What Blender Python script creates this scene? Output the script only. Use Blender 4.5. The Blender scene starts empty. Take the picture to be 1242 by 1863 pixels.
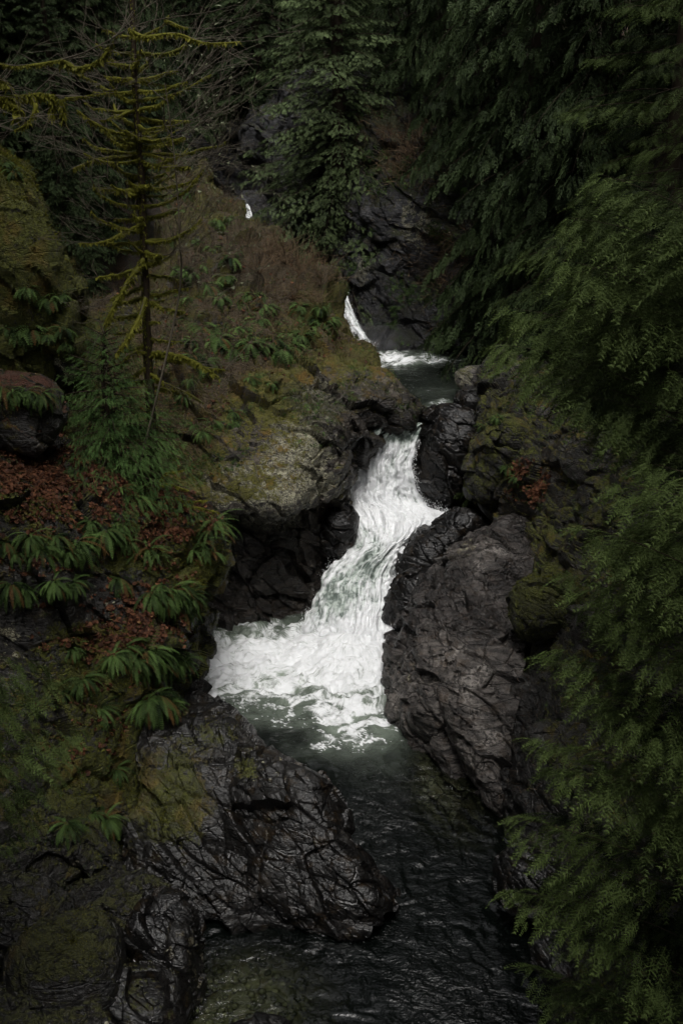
import bpy, math, random, time
import numpy as np
from mathutils import Vector, Matrix
from mathutils.bvhtree import BVHTree
T0 = time.time()
S = bpy.context.scene
COL = S.collection
rng = np.random.default_rng(7)
random.seed(7)

# ------------------------------------------------------------------ camera, sky, sun, exposure
CAMZ, PITCH, FPX, CX, CY = 14.0, math.radians(22.0), 1811.25, 621.0, 931.5
cam_d = bpy.data.cameras.new("camera")
cam = bpy.data.objects.new("camera", cam_d)
COL.objects.link(cam)
cam.location = (0, 0, CAMZ)
cam.rotation_euler = (math.radians(90) - PITCH, 0, 0)
cam_d.sensor_fit = 'VERTICAL'
cam_d.sensor_height = 36
cam_d.sensor_width = 36
cam_d.lens = 35
cam_d.clip_end = 600
S.camera = cam

SUN_EL, SUN_AZ = 70.0, 172.0          # degrees, azimuth measured from +Y towards +X
wd = bpy.data.worlds.new("World")
S.world = wd
wd.use_nodes = True
wn = wd.node_tree
for n in list(wn.nodes): wn.nodes.remove(n)
sky = wn.nodes.new('ShaderNodeTexSky')
sky.sky_type = 'NISHITA'
sky.sun_disc = False
sky.sun_elevation = math.radians(SUN_EL)
sky.sun_rotation = math.radians(SUN_AZ)
sky.air_density = 1.0
sky.dust_density = 5.0
sky.ozone_density = 1.0
hs = wn.nodes.new('ShaderNodeHueSaturation')       # an overcast sky has little colour of its own
hs.inputs['Saturation'].default_value = 0.12
bg = wn.nodes.new('ShaderNodeBackground')
bg.inputs[1].default_value = 0.12
wo = wn.nodes.new('ShaderNodeOutputWorld')
wn.links.new(sky.outputs[0], hs.inputs['Color'])
wn.links.new(hs.outputs[0], bg.inputs[0])
wn.links.new(bg.outputs[0], wo.inputs[0])
sd = bpy.data.lights.new("sun", 'SUN')
sd.energy = 0.75
sd.angle = math.radians(25)
sd.color = (1.0, 0.96, 0.9)
sun = bpy.data.objects.new("sun", sd)
COL.objects.link(sun)
el, az = math.radians(SUN_EL), math.radians(SUN_AZ)
sdir = Vector((math.sin(az) * math.cos(el), math.cos(az) * math.cos(el), math.sin(el)))
sun.rotation_euler = sdir.to_track_quat('Z', 'Y').to_euler()
S.view_settings.view_transform = 'Standard'
S.view_settings.look = 'None'
S.view_settings.gamma = 1
S.view_settings.exposure = 1.2
S.cycles.use_denoising = True
S.cycles.max_bounces = 5
S.cycles.diffuse_bounces = 3
S.cycles.use_adaptive_sampling = True
S.cycles.adaptive_threshold = 0.02
S.cycles.transparent_max_bounces = 12
S.cycles.sample_clamp_indirect = 4

# ------------------------------------------------------------------ geometry helpers
CAM = np.array([0.0, 0.0, CAMZ])
FWD = np.array([0, math.cos(PITCH), -math.sin(PITCH)])
UP = np.array([0, math.sin(PITCH), math.cos(PITCH)])
RT = np.array([1.0, 0, 0])
def ray(px, py):
    return RT * ((px - CX) / FPX) + UP * (-(py - CY) / FPX) + FWD
def P(px, py, Y):
    d = ray(px, py); return CAM + d * (Y / d[1])
def Zp(px, py, z):
    d = ray(px, py); return CAM + d * ((z - CAMZ) / d[2])
def proj(p):
    q = p - CAM
    d = q @ FWD
    return CX + FPX * (q @ RT) / d, CY - FPX * (q @ UP) / d, d

GR = np.random.default_rng(3).normal(size=(256, 3)); GR /= np.linalg.norm(GR, axis=1)[:, None]
def _hash(ix, iy, iz, s=0):
    h = (ix * 374761393 + iy * 668265263 + iz * 1274126177 + s * 974711) & 0xffffffff
    h = ((h ^ (h >> 13)) * 1103515245) & 0xffffffff
    return (h ^ (h >> 16)) & 0xffffffff
def perlin(p, s=0):
    i = np.floor(p).astype(np.int64); f = p - i
    u = f * f * f * (f * (f * 6 - 15) + 10)
    out = 0
    for a in (0, 1):
        wx = u[:, 0] if a else 1 - u[:, 0]
        for b in (0, 1):
            wy = u[:, 1] if b else 1 - u[:, 1]
            for c in (0, 1):
                wz = u[:, 2] if c else 1 - u[:, 2]
                g = GR[_hash(i[:, 0] + a, i[:, 1] + b, i[:, 2] + c, s) & 255]
                out = out + wx * wy * wz * ((f[:, 0] - a) * g[:, 0] + (f[:, 1] - b) * g[:, 1] + (f[:, 2] - c) * g[:, 2])
    return out * 1.6
def fbm(p, octv=4, s=0, gain=0.5):
    o = 0; a = 1.0; q = p
    for k in range(octv):
        o = o + a * perlin(q, s + k * 17); a *= gain; q = q * 2.03 + 5.1
    return o
def facets(p, s=0):
    """Blocky fractured rock: each cell is a tilted plane."""
    i = np.floor(p).astype(np.int64)
    best = np.full(len(p), 1e9); sec = np.full(len(p), 1e9); val = np.zeros(len(p))
    for a in (-1, 0, 1):
        for b in (-1, 0, 1):
            for c in (-1, 0, 1):
                jx, jy, jz = i[:, 0] + a, i[:, 1] + b, i[:, 2] + c
                h = _hash(jx, jy, jz, s); h2 = _hash(jx, jy, jz, s + 91)
                fx = jx + (h & 1023) / 1024.0; fy = jy + ((h >> 10) & 1023) / 1024.0; fz = jz + ((h >> 20) & 1023) / 1024.0
                dx, dy, dz = p[:, 0] - fx, p[:, 1] - fy, p[:, 2] - fz
                d = dx * dx + dy * dy + dz * dz
                g = GR[h2 & 255]
                v = ((h2 >> 8) & 1023) / 1023.0 - 0.5 + (dx * g[:, 0] + dy * g[:, 1] + dz * g[:, 2]) * 0.9
                m = d < best
                sec = np.where(m, best, np.minimum(sec, d)); val = np.where(m, v, val); best = np.where(m, d, best)
    edge = np.sqrt(sec) - np.sqrt(best)
    return val, edge
def rotm(ax, ay, az):
    return np.array(Matrix.Rotation(ax, 3, 'X') @ Matrix.Rotation(ay, 3, 'Y') @ Matrix.Rotation(az, 3, 'Z'))
STR = rotm(0.5, -0.65, 0.3)
def sst(x, a, b):
    t = np.clip((x - a) / (b - a), 0, 1); return t * t * (3 - 2 * t)

def mesh_from(name, v, f, smooth=True, mats=(), attrs=None, uv=None, midx=None):
    """v (N,3), f (M,3|4) int arrays -> mesh"""
    me = bpy.data.meshes.new(name)
    v = np.asarray(v, np.float32); f = np.asarray(f, np.int32); k = f.shape[1]
    me.vertices.add(len(v)); me.vertices.foreach_set('co', v.ravel())
    me.loops.add(f.size); me.loops.foreach_set('vertex_index', f.ravel())
    me.polygons.add(len(f)); me.polygons.foreach_set('loop_start', np.arange(0, f.size, k, dtype=np.int32))
    if smooth: me.polygons.foreach_set('use_smooth', np.ones(len(f), bool))
    if midx is not None: me.polygons.foreach_set('material_index', np.asarray(midx, np.int32))
    for m in mats: me.materials.append(m)
    me.update(calc_edges=True)
    if not smooth: me.shade_flat()
    for an, av in (attrs or {}).items():
        av = np.asarray(av, np.float32)
        if av.ndim == 1:
            a = me.attributes.new(an, 'FLOAT', 'POINT'); a.data.foreach_set('value', av)
        else:
            a = me.attributes.new(an, 'FLOAT_COLOR', 'POINT'); a.data.foreach_set('color', av.ravel())
    if uv is not None:
        a = me.attributes.new('flow', 'FLOAT_VECTOR', 'POINT')
        a.data.foreach_set('vector', np.c_[uv, np.zeros(len(uv))].astype(np.float32).ravel())
    return me
def link(name, me, parent=None, loc=None):
    o = bpy.data.objects.new(name, me); COL.objects.link(o)
    if parent is not None: o.parent = parent
    if loc is not None: o.location = loc
    return o
def tag(o, label=None, cat=None, group=None, kind=None):
    if label: o['label'] = label
    if cat: o['category'] = cat
    if group: o['group'] = group
    if kind: o['kind'] = kind
    return o
def base_loc(o):
    """move the object's origin to its mesh's base centre"""
    me = o.data; n = len(me.vertices); a = np.empty(n * 3, np.float32); me.vertices.foreach_get('co', a); a = a.reshape(-1, 3)
    c = np.array([a[:, 0].mean(), a[:, 1].mean(), a[:, 2].min()], np.float32)
    me.vertices.foreach_set('co', (a - c).ravel()); me.update(); o.location = c.tolist()
    return o

def crom(a, n):
    """Catmull-Rom along axis 0 with n samples"""
    m = len(a); t = np.linspace(0, m - 1, n); i = np.minimum(t.astype(int), m - 2); f = (t - i)[:, None, None] if a.ndim == 3 else (t - i)[:, None]
    g = lambda k: a[np.clip(k, 0, m - 1)]
    p0, p1, p2, p3 = g(i - 1), g(i), g(i + 1), g(i + 2)
    return 0.5 * (2 * p1 + (p2 - p0) * f + (2 * p0 - 5 * p1 + 4 * p2 - p3) * f * f + (3 * p1 - p0 - 3 * p2 + p3) * f ** 3)
def surf(rows, nu, nv):
    """control rows -> (nv,nu,3). A point is (px,py,Y) | (px,py,None,z)"""
    A = []
    for r in rows:
        A.append([P(*q) if len(q) == 3 else (np.array(q[:3]) if q[3] == 'w' else Zp(q[0], q[1], q[3])) for q in r])
    A = np.array(A)
    G = crom(A, nv)
    return np.swapaxes(crom(np.swapaxes(G, 0, 1), nu), 0, 1)
def grid_normals(G):
    du = np.gradient(G, axis=1); dv = np.gradient(G, axis=0)
    n = np.cross(dv, du); l = np.linalg.norm(n, axis=2, keepdims=True); return n / np.maximum(l, 1e-9)
def grid_faces(nv, nu):
    i = np.arange(nv * nu).reshape(nv, nu)
    return np.stack([i[:-1, :-1], i[1:, :-1], i[1:, 1:], i[:-1, 1:]], -1).reshape(-1, 4)
def fractured(p, n, amp, cell, seed, crag=1.0):
    big = fbm(p / 3.2, 3, seed) * 0.55
    q = (p @ STR.T) * np.array([0.62, 1.0, 1.5])
    w = np.c_[fbm(p / 1.3, 2, seed + 5), fbm(p / 1.3, 2, seed + 6), fbm(p / 1.3, 2, seed + 7)] * 0.14
    v1, e1 = facets(q / cell + w, seed)
    v2, e2 = facets(q / (cell * 0.36) + w * 1.6, seed + 3)
    d = big + crag * (0.60 * v1 - 0.09 * np.exp(-(e1 / 0.06) ** 2) + 0.20 * v2 - 0.02 * np.exp(-(e2 / 0.10) ** 2))
    v3, e3 = facets(q / (cell * 0.13) + w * 1.2, seed + 4)
    d = d + crag * 0.030 * v3 + 0.07 * fbm(p * 2.2, 4, seed + 9) + 0.010 * fbm(p * 6.0, 3, seed + 12)
    return d * amp

TERR = []           # (verts, quads) coarse copies for placing plants
def blobs(px, py, L):
    o = np.zeros(len(px))
    for cx, cy, rx, ry, v in L:
        o += v * np.exp(-(((px - cx) / rx) ** 2 + ((py - cy) / ry) ** 2))
    return o
PATCH = {}
def rock_patch(name, rows, nu, nv, amp, cell, seed, mat, paint, crag=1.0, flip=False, register=True):
    G = surf(rows, nu, nv)
    N = grid_normals(G)
    if flip: N = -N
    p = G.reshape(-1, 3); n = N.reshape(-1, 3)
    p = p + n * fractured(p, n, amp, cell, seed, crag)[:, None]
    if seed == 23: p = p + n * (.85 * fbm(p / 1.9, 3, 777) * sst(p[:, 2], 5.5, 7.5) * sst(n[:, 2], -.1, .4))[:, None]
    G = p.reshape(nv, nu, 3); N = grid_normals(G) * (-1 if flip else 1); n = N.reshape(-1, 3)
    px, py, dep = proj(p)
    nz = n[:, 2]
    mk = paint(px, py, p, n)
    f = grid_faces(nv, nu)
    if flip: f = f[:, ::-1]
    me = mesh_from(name, p, f, True, [mat], {'mask': mk})
    me.set_sharp_from_angle(angle=math.radians(38)) if hasattr(me, 'set_sharp_from_angle') else None
    o = link(name, me)
    PATCH[seed] = (p, n, mk)
    if register:
        c = G[::3, ::3]; TERR.append((c.reshape(-1, 3), grid_faces(c.shape[0], c.shape[1])))
    return o

# ------------------------------------------------------------------ materials
class NT:
    def __init__(s, name):
        s.m = bpy.data.materials.new(name); s.m.use_nodes = True; s.t = s.m.node_tree
        for n in list(s.t.nodes): s.t.nodes.remove(n)
        s.out = s.n('ShaderNodeOutputMaterial')
    def n(s, typ, **kw):
        nd = s.t.nodes.new(typ)
        for k, v in kw.items():
            if k == 'i':
                for a, b in v.items():
                    if isinstance(b, bpy.types.NodeSocket): s.t.links.new(b, nd.inputs[a])
                    else: nd.inputs[a].default_value = b
            else: setattr(nd, k, v)
        return nd
    def math(s, op, a, b=0.0, c=0.0, clamp=False):
        return s.n('ShaderNodeMath', operation=op, use_clamp=clamp, i={0: a, 1: b, 2: c}).outputs[0]
    def mix(s, f, a, b):
        return s.n('ShaderNodeMix', data_type='RGBA', i={0: f, 6: a, 7: b}).outputs[2]
    def noise(s, vec, scale, detail=4, rough=0.6, dist=0.0):
        return s.n('ShaderNodeTexNoise', i={'Vector': vec, 'Scale': scale, 'Detail': detail, 'Roughness': rough, 'Distortion': dist}).outputs[0]
    def thr(s, v, lo, hi):
        return s.n('ShaderNodeMapRange', interpolation_type='SMOOTHSTEP', i={0: v, 1: lo, 2: hi, 3: 0.0, 4: 1.0}).outputs[0]
    def scale(s, vec, sc, rot=(0, 0, 0)):
        return s.n('ShaderNodeMapping', i={'Vector': vec, 'Scale': sc, 'Rotation': rot}).outputs[0]
def c4(r, g, b): return (r, g, b, 1.0)

def rock_material(name, dark, mid, pale, moss=(0.072, 0.078, 0.010), litter=(0.080, 0.028, 0.013), lichen=(0.33, 0.32, 0.22), rough=0.55, bump=0.5, brown=(0.06, 0.04, 0.02)):
    k = NT(name)
    co = k.n('ShaderNodeTexCoord').outputs['Object']
    at = k.n('ShaderNodeAttribute', attribute_name='mask')
    sp = k.n('ShaderNodeSeparateColor', i={0: at.outputs['Color']})
    Mm, Ml, Mk, Mw = sp.outputs[0], sp.outputs[1], sp.outputs[2], at.outputs['Alpha']
    stv = k.scale(co, (0.8, 1.3, 4.2), (0.5, -0.65, 0.3))
    n1 = k.noise(co, 0.9, 4, 0.65)
    n2 = k.noise(stv, 2.6, 5, 0.58, 0.2)
    n3 = k.noise(co, 14, 3, 0.7)
    n4 = k.noise(co, 3.2, 5, 0.65)
    n5 = k.noise(co, 45, 1, 0.7)
    base = k.mix(k.thr(n2, 0.36, 0.66), c4(*dark), c4(*mid))
    base = k.mix(k.math('MULTIPLY', k.thr(n1, 0.5, 0.68), k.thr(n3, 0.40, 0.6)), base, c4(*pale))
    base = k.mix(k.math('MULTIPLY', k.thr(n4, 0.52, 0.66), 0.6), base, c4(*brown))
    # fissures
    wv = k.n('ShaderNodeMixRGB', blend_type='ADD', i={0: 0.14, 1: stv, 2: k.n('ShaderNodeTexNoise', i={'Vector': co, 'Scale': 1.6, 'Detail': 4}).outputs['Color']}).outputs[0]
    vo = k.n('ShaderNodeTexVoronoi', feature='DISTANCE_TO_EDGE', i={'Vector': wv, 'Scale': 1.1}).outputs['Distance']
    vo2 = k.n('ShaderNodeTexVoronoi', feature='DISTANCE_TO_EDGE', i={'Vector': wv, 'Scale': 4.3}).outputs['Distance']
    crack = k.thr(vo, 0.0, 0.035)
    crack2 = k.thr(vo2, 0.0, 0.06)
    # lichen patches
    lv = k.n('ShaderNodeTexVoronoi', feature='SMOOTH_F1', i={'Vector': k.n('ShaderNodeMixRGB', blend_type='ADD', i={0: 0.12, 1: co, 2: k.n('ShaderNodeTexNoise', i={'Vector': co, 'Scale': 9, 'Detail': 5}).outputs['Color']}).outputs[0], 'Scale': 3.4, 'Smoothness': 0.2})
    lsz = k.math('MULTIPLY_ADD', Mk, 0.32, -0.02)
    lf = k.thr(k.math('SUBTRACT', lsz, lv.outputs['Distance']), -0.01, 0.02)
    lf2 = k.math('MULTIPLY', k.thr(k.math('ADD', k.math('MULTIPLY', Mk, 0.5), n4), 0.78, 0.84), k.thr(n5, 0.4, 0.55))
    lf = k.math('MULTIPLY', k.math('MAXIMUM', lf, lf2), k.thr(n3, 0.36, 0.5))
    base = k.mix(k.math('MULTIPLY', lf, 0.85), base, c4(*lichen))
    # moss and litter
    ms = k.math('MULTIPLY_ADD', k.math('SUBTRACT', k.math('ADD', k.math('MULTIPLY', n4, 0.6), k.math('MULTIPLY', n3, 0.4)), 0.5), 2.4, Mm)
    mf = k.thr(ms, 0.42, 0.62)
    mcol = k.mix(k.thr(n3, 0.35, 0.65), c4(*[c * 0.42 for c in moss]), c4(*moss))
    mcol = k.mix(k.thr(n1, 0.5, 0.66), mcol, c4(moss[0] * 1.35, moss[1] * 0.85, moss[2] * 0.9))
    base = k.mix(mf, base, mcol)
    ls = k.math('MULTIPLY_ADD', k.math('SUBTRACT', k.math('ADD', k.math('MULTIPLY', n1, 0.5), k.math('MULTIPLY', n3, 0.5)), 0.5), 2.2, Ml)
    lf3 = k.thr(ls, 0.45, 0.6)
    lcol = k.mix(k.thr(n5, 0.4, 0.62), c4(*[c * 0.3 for c in litter]), c4(*litter))
    base = k.mix(lf3, base, lcol)
    soft = k.math('MAXIMUM', mf, lf3)
    wet = k.thr(k.math('MULTIPLY_ADD', k.math('SUBTRACT', n4, 0.5), 1.4, Mw), 0.3, 0.7)
    base = k.n('ShaderNodeMixRGB', blend_type='MULTIPLY', i={0: k.math('MULTIPLY', wet, 0.85), 1: base, 2: c4(0.31, 0.30, 0.31)}).outputs[0]
    base = k.n('ShaderNodeMixRGB', blend_type='MULTIPLY', i={0: k.math('MULTIPLY', k.math('SUBTRACT', 1, crack), k.math('SUBTRACT', 0.8, k.math('MULTIPLY', soft, 0.8))), 1: base, 2: c4(0.2, 0.2, 0.2)}).outputs[0]
    rg = k.math('MULTIPLY_ADD', wet, -(rough - 0.32), rough)
    rg = k.math('ADD', rg, k.math('MULTIPLY', k.math('SUBTRACT', n3, 0.5), 0.35))
    rg = k.math('MULTIPLY_ADD', soft, 0.35, rg, clamp=True)
    h = k.math('ADD', k.math('MULTIPLY', n2, 0.34), k.math('MULTIPLY', n3, 0.36))
    h = k.math('ADD', h, k.math('MULTIPLY', n5, k.math('MULTIPLY_ADD', soft, 0.22, 0.05)))
    h = k.math('ADD', h, k.math('MULTIPLY', crack, 0.25))
    h = k.math('ADD', h, k.math('MULTIPLY', crack2, 0.05))
    bp = k.n('ShaderNodeBump', i={'Strength': bump, 'Distance': 0.22, 'Height': h})
    b = k.n('ShaderNodeBsdfPrincipled', i={'Base Color': base, 'Roughness': rg, 'Normal': bp.outputs[0]})
    b.inputs['Specular IOR Level'].default_value = 0.42
    k.t.links.new(b.outputs[0], k.out.inputs[0])
    return k.m

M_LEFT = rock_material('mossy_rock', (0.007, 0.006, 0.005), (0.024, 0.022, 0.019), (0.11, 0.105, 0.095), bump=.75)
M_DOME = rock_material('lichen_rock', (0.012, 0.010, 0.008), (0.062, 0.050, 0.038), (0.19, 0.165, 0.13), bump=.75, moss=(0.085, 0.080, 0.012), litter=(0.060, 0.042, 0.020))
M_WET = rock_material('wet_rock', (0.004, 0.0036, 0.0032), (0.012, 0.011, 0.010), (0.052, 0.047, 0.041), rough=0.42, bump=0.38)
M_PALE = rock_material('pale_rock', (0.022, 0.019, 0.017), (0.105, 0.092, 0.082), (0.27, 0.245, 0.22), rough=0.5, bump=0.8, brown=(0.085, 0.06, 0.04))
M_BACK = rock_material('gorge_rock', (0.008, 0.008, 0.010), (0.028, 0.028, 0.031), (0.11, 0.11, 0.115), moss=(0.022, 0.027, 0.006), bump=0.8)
M_SOIL = rock_material('forest_floor', (0.012, 0.010, 0.008), (0.03, 0.022, 0.014), (0.05, 0.04, 0.03), moss=(0.035, 0.042, 0.01), litter=(0.05, 0.028, 0.014), rough=0.85)

def mk4(n, moss, litter, lichen, wet):
    o = np.empty((n, 4)); o[:, 0] = moss; o[:, 1] = litter; o[:, 2] = lichen; o[:, 3] = wet
    return np.clip(o, 0, 1.2)

# ------------------------------------------------------------------ ground far and near: one sheet with the gorge cut through it
def gorge_xc(y): return 0.5 - 0.5 * sst(y, 20, 28) + 2.0 * sst(y, 28, 36) - 7.5 * sst(y, 40, 62) - 4 * sst(y, 60, 90)
def terrain_h(x, y):
    base = -1.9 + 5.6 * sst(y, 28.5, 33.5) + 3.2 * sst(y, 43, 56) + 8 * sst(y, 58, 100)
    d = x - gorge_xc(y)
    wl = 8.2 - 1.0 * sst(y, 26, 34) + 2.0 * sst(y, 40, 50); wr = 6.8 - 1.0 * sst(y, 20, 30) + 3.0 * sst(y, 38, 46)
    l = np.maximum(0, -d - wl); r = np.maximum(0, d - wr)
    up = 9.5 * sst(l, 0, 3.2) + np.minimum(l, 60) * 0.62 + 10 * sst(r, 0, 3) + np.minimum(r, 60) * 0.8
    return base + up + 26 * sst(y, 66, 120)
gx = np.linspace(-90, 90, 300); gy = np.linspace(-40, 150, 320)
gx = np.sign(gx) * (np.abs(gx) / 90) ** 1.6 * 90
X, Y = np.meshgrid(gx, gy)
p = np.c_[X.ravel(), Y.ravel(), np.zeros(X.size)]
p[:, 2] = terrain_h(p[:, 0], p[:, 1])
p[:, 2] += fbm(p / 7.0, 4, 50) * 0.9
GROUND = p.copy()
mask = mk4(len(p), 0.45, 0.5, 0, 0)
mask[p[:, 2] < -0.3, 0] = 0.2; mask[p[:, 2] < -0.3, 1] = 0
tag(link('hillside', mesh_from('hillside', p, grid_faces(320, 300)[:, ::-1], True, [M_SOIL], {'mask': mask})), kind='structure')

# ------------------------------------------------------------------ cliffs
# left foreground cliff: litter-covered shoulder above a mossy face
def paint_A(px, py, p, n):
    top = sst(n[:, 2], 0.35, 0.75)
    moss = 0.38 + 0.25 * top + blobs(px, py, [(250, 1010, 70, 60, .35), (700, 0, 1, 1, 0), (170, 1200, 130, 90, .4), (360, 1050, 50, 60, .5), (230, 1400, 130, 90, .4), (60, 930, 80, 60, .2), (330, 960, 60, 30, .1), (170, 1090, 110, 40, -.5), (20, 1180, 60, 60, -.3)])
    lit = -0.1 + blobs(px, py, [(130, 850, 200, 70, 1.0), (60, 1000, 120, 60, .7), (300, 950, 120, 60, .8), (250, 1150, 100, 90, .8), (290, 1060, 70, 60, .5), (180, 1330, 120, 80, .6), (100, 1150, 60, 60, .35), (230, 1030, 60, 40, -.3)]) * (0.35 + 0.65 * top) + 0.12 * top
    lich = blobs(px, py, [(170, 1080, 100, 50, .55), (20, 1160, 60, 90, .5), (120, 1580, 160, 80, .45)])
    wet = 0.5 - sst(py, 1500, 1250) * 0.4 + sst(p[:, 2], 1.2, 0.2) * 0.4
    return mk4(len(px), moss - 0.2 * lich, lit, lich, wet)
rowsA = [
 [(-260,860,23),(-100,850,23.5),(0,850,24),(100,860,24),(200,900,24.5),(300,940,25),(370,975,25),(412,1010,24.5),(420,1040,24.5)],
 [(-260,790,19),(-100,790,19.5),(0,795,20),(100,805,20.4),(200,842,21),(300,882,21.4),(370,930,21.4),(408,965,21.6),(405,1000,23.5)],
 [(-260,900,17.2),(-100,900,17.4),(0,905,17.8),(100,910,18.4),(200,930,19.2),(300,960,20),(370,985,20.5),(410,1005,21),(400,1030,23)],
 [(-260,1010,16.4),(-100,1010,16.6),(0,1010,17),(100,1010,17.6),(200,1005,18.6),(300,1030,19.3),(360,1045,20),(395,1050,20.8),(388,1080,22.8)],
 [(-260,1120,16),(-100,1120,16.2),(0,1120,16.6),(100,1110,17.2),(200,1110,18),(300,1120,19),(350,1110,19.8),(380,1105,20.9),(375,1120,22.8)],
 [(-260,1230,15.3),(-100,1230,15.6),(0,1230,16),(100,1220,16.6),(200,1220,17.4),(290,1230,18.5),(345,1220,19.6),(362,1180,20.9),(358,1190,22.8)],
 [(-260,1330,14.6),(-100,1330,14.9),(0,1330,15.3),(100,1330,15.9),(200,1330,16.7),(280,1340,17.8),(320,1300,19),(336,1250,21),(335,1250,22.8)],
 [(-260,1450,13.8),(-100,1450,14),(0,1450,14.3),(100,1450,14.9),(200,1450,15.6),(280,1440,16.6),(310,1400,17.6),(320,1330,19.5),(325,1300,21.5)],
 [(-260,1580,13),(-100,1580,13.2),(0,1580,13.5),(100,1580,14),(200,1580,14.7),(270,1590,15.3),(300,1580,16.2),(315,1480,18),(320,1400,20)],
 [(-260,1700,None,-.3),(-100,1700,None,-.3),(0,1700,None,-.3),(100,1700,None,-.3),(200,1690,None,-.3),(270,1680,None,-.3),(300,1660,None,-.3),(310,1560,None,-.3),(320,1480,None,-.3)],
]
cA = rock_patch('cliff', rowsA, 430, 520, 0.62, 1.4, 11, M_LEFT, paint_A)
tag(cA, 'steep mossy cliff shoulder at left with brown leaf litter and hanging ferns', kind='structure')

def paint_B(px, py, p, n):
    top = sst(n[:, 2], 0.2, 0.6)
    rocky = sst(px + (py - 700) * 0.3, 395, 470) * sst(py, 640, 720) * sst(py, 1000, 940) + sst(py + (px - 640) * -0.4, 640, 700) * sst(px, 560, 620)
    rocky = np.clip(rocky, 0, 1)
    moss = 0.6 * (1 - rocky) + 0.2 * top + rocky * 0.25 + blobs(px, py, [(420, 385, 50, 25, .8), (500, 730, 60, 50, .45), (380, 330, 40, 50, .3), (620, 640, 50, 60, .15), (600, 590, 60, 60, .35), (440, 880, 60, 40, .2)])
    lit = 0.55 * (1 - rocky) * (0.5 + 0.5 * top) + blobs(px, py, [(470, 480, 140, 60, .35), (380, 640, 120, 90, .2)])
    lich = rocky * 0.35 + blobs(px, py, [(560, 740, 70, 80, .5), (450, 880, 130, 35, 1.0), (540, 820, 50, 80, .6), (490, 955, 60, 15, .8), (350, 845, 40, 20, .8)])
    wet = 0.05 + sst(py, 915, 960) * 0.9 + sst(px + (py - 900) * -0.9, 640, 700) * 0.75 * sst(py, 640, 760)
    return mk4(len(px), moss - sst(py, 915, 940) * 0.8, lit - sst(py, 850, 900), lich * (1 - sst(py, 960, 990)), wet)
rowsB = [
 [(-150,300,50),(0,290,52),(120,280,54),(220,270,56),(290,270,57),(330,275,57),(345,285,57),(351,298,57),(350,340,62)],
 [(-150,380,40),(0,380,41),(120,370,42),(220,360,44),(300,352,46),(360,352,48),(410,375,50),(447,408,51),(450,450,55)],
 [(-150,460,34),(0,460,35),(120,450,36),(220,440,37.5),(320,430,39.5),(410,430,41.5),(480,440,43),(532,465,44),(536,520,47)],
 [(-150,550,30),(0,550,31),(130,540,32),(240,530,33),(350,522,34.5),(450,515,36),(540,522,37.5),(603,552,38.5),(606,600,41)],
 [(-150,640,27),(0,640,28),(140,630,29),(260,612,30),(370,602,31),(480,597,32.5),(580,602,33.6),(650,630,35),(652,670,37)],
 [(-150,720,25),(0,720,26),(150,710,27),(270,692,27.8),(390,682,28.6),(500,680,29.6),(610,675,31),(695,692,32.5),(700,725,34)],
 [(-150,790,24),(0,790,25),(150,790,26),(270,782,26.6),(390,772,27),(500,758,27.8),(600,735,29),(700,722,30.5),(782,750,31.4)],
 [(-150,860,23.5),(0,860,24.5),(150,860,25.4),(270,850,25.7),(390,845,25.9),(500,835,26.3),(580,810,27.2),(650,790,29),(772,768,31.5)],
 [(-150,930,23.5),(0,930,24),(150,920,24.8),(270,915,25),(370,918,24.9),(470,922,25),(550,905,26),(622,870,28.4),(690,800,31.5)],
 [(-150,985,24),(0,985,25),(150,980,26),(270,950,26.6),(370,945,26.6),(470,945,26.8),(550,935,27.3),(618,925,28.6),(660,870,31.5)],
 [(-150,1060,24),(0,1060,25),(150,1060,26),(270,1050,26.2),(370,1045,26.2),(470,1045,26.3),(545,1035,26.9),(600,1015,28),(640,960,31)],
 [(-150,1145,None,-.2),(0,1145,None,-.2),(150,1145,None,-.2),(270,1145,None,-.2),(370,1140,None,-.2),(470,1138,None,-.2),(530,1132,None,-.2),(575,1120,None,-.2),(640,1090,None,-.2)],
 [(-150,1170,None,-1.5),(0,1170,None,-1.5),(150,1170,None,-1.5),(270,1170,None,-1.5),(370,1170,None,-1.5),(470,1170,None,-1.5),(530,1165,None,-1.5),(575,1150,None,-1.5),(640,1120,None,-1.5)],
]
cB = rock_patch('cliff', rowsB, 520, 560, 0.70, 1.5, 23, M_DOME, paint_B)
tag(cB, 'rounded rocky bank left of the falls, brushy on top and undercut by the pool', kind='structure')

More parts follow.
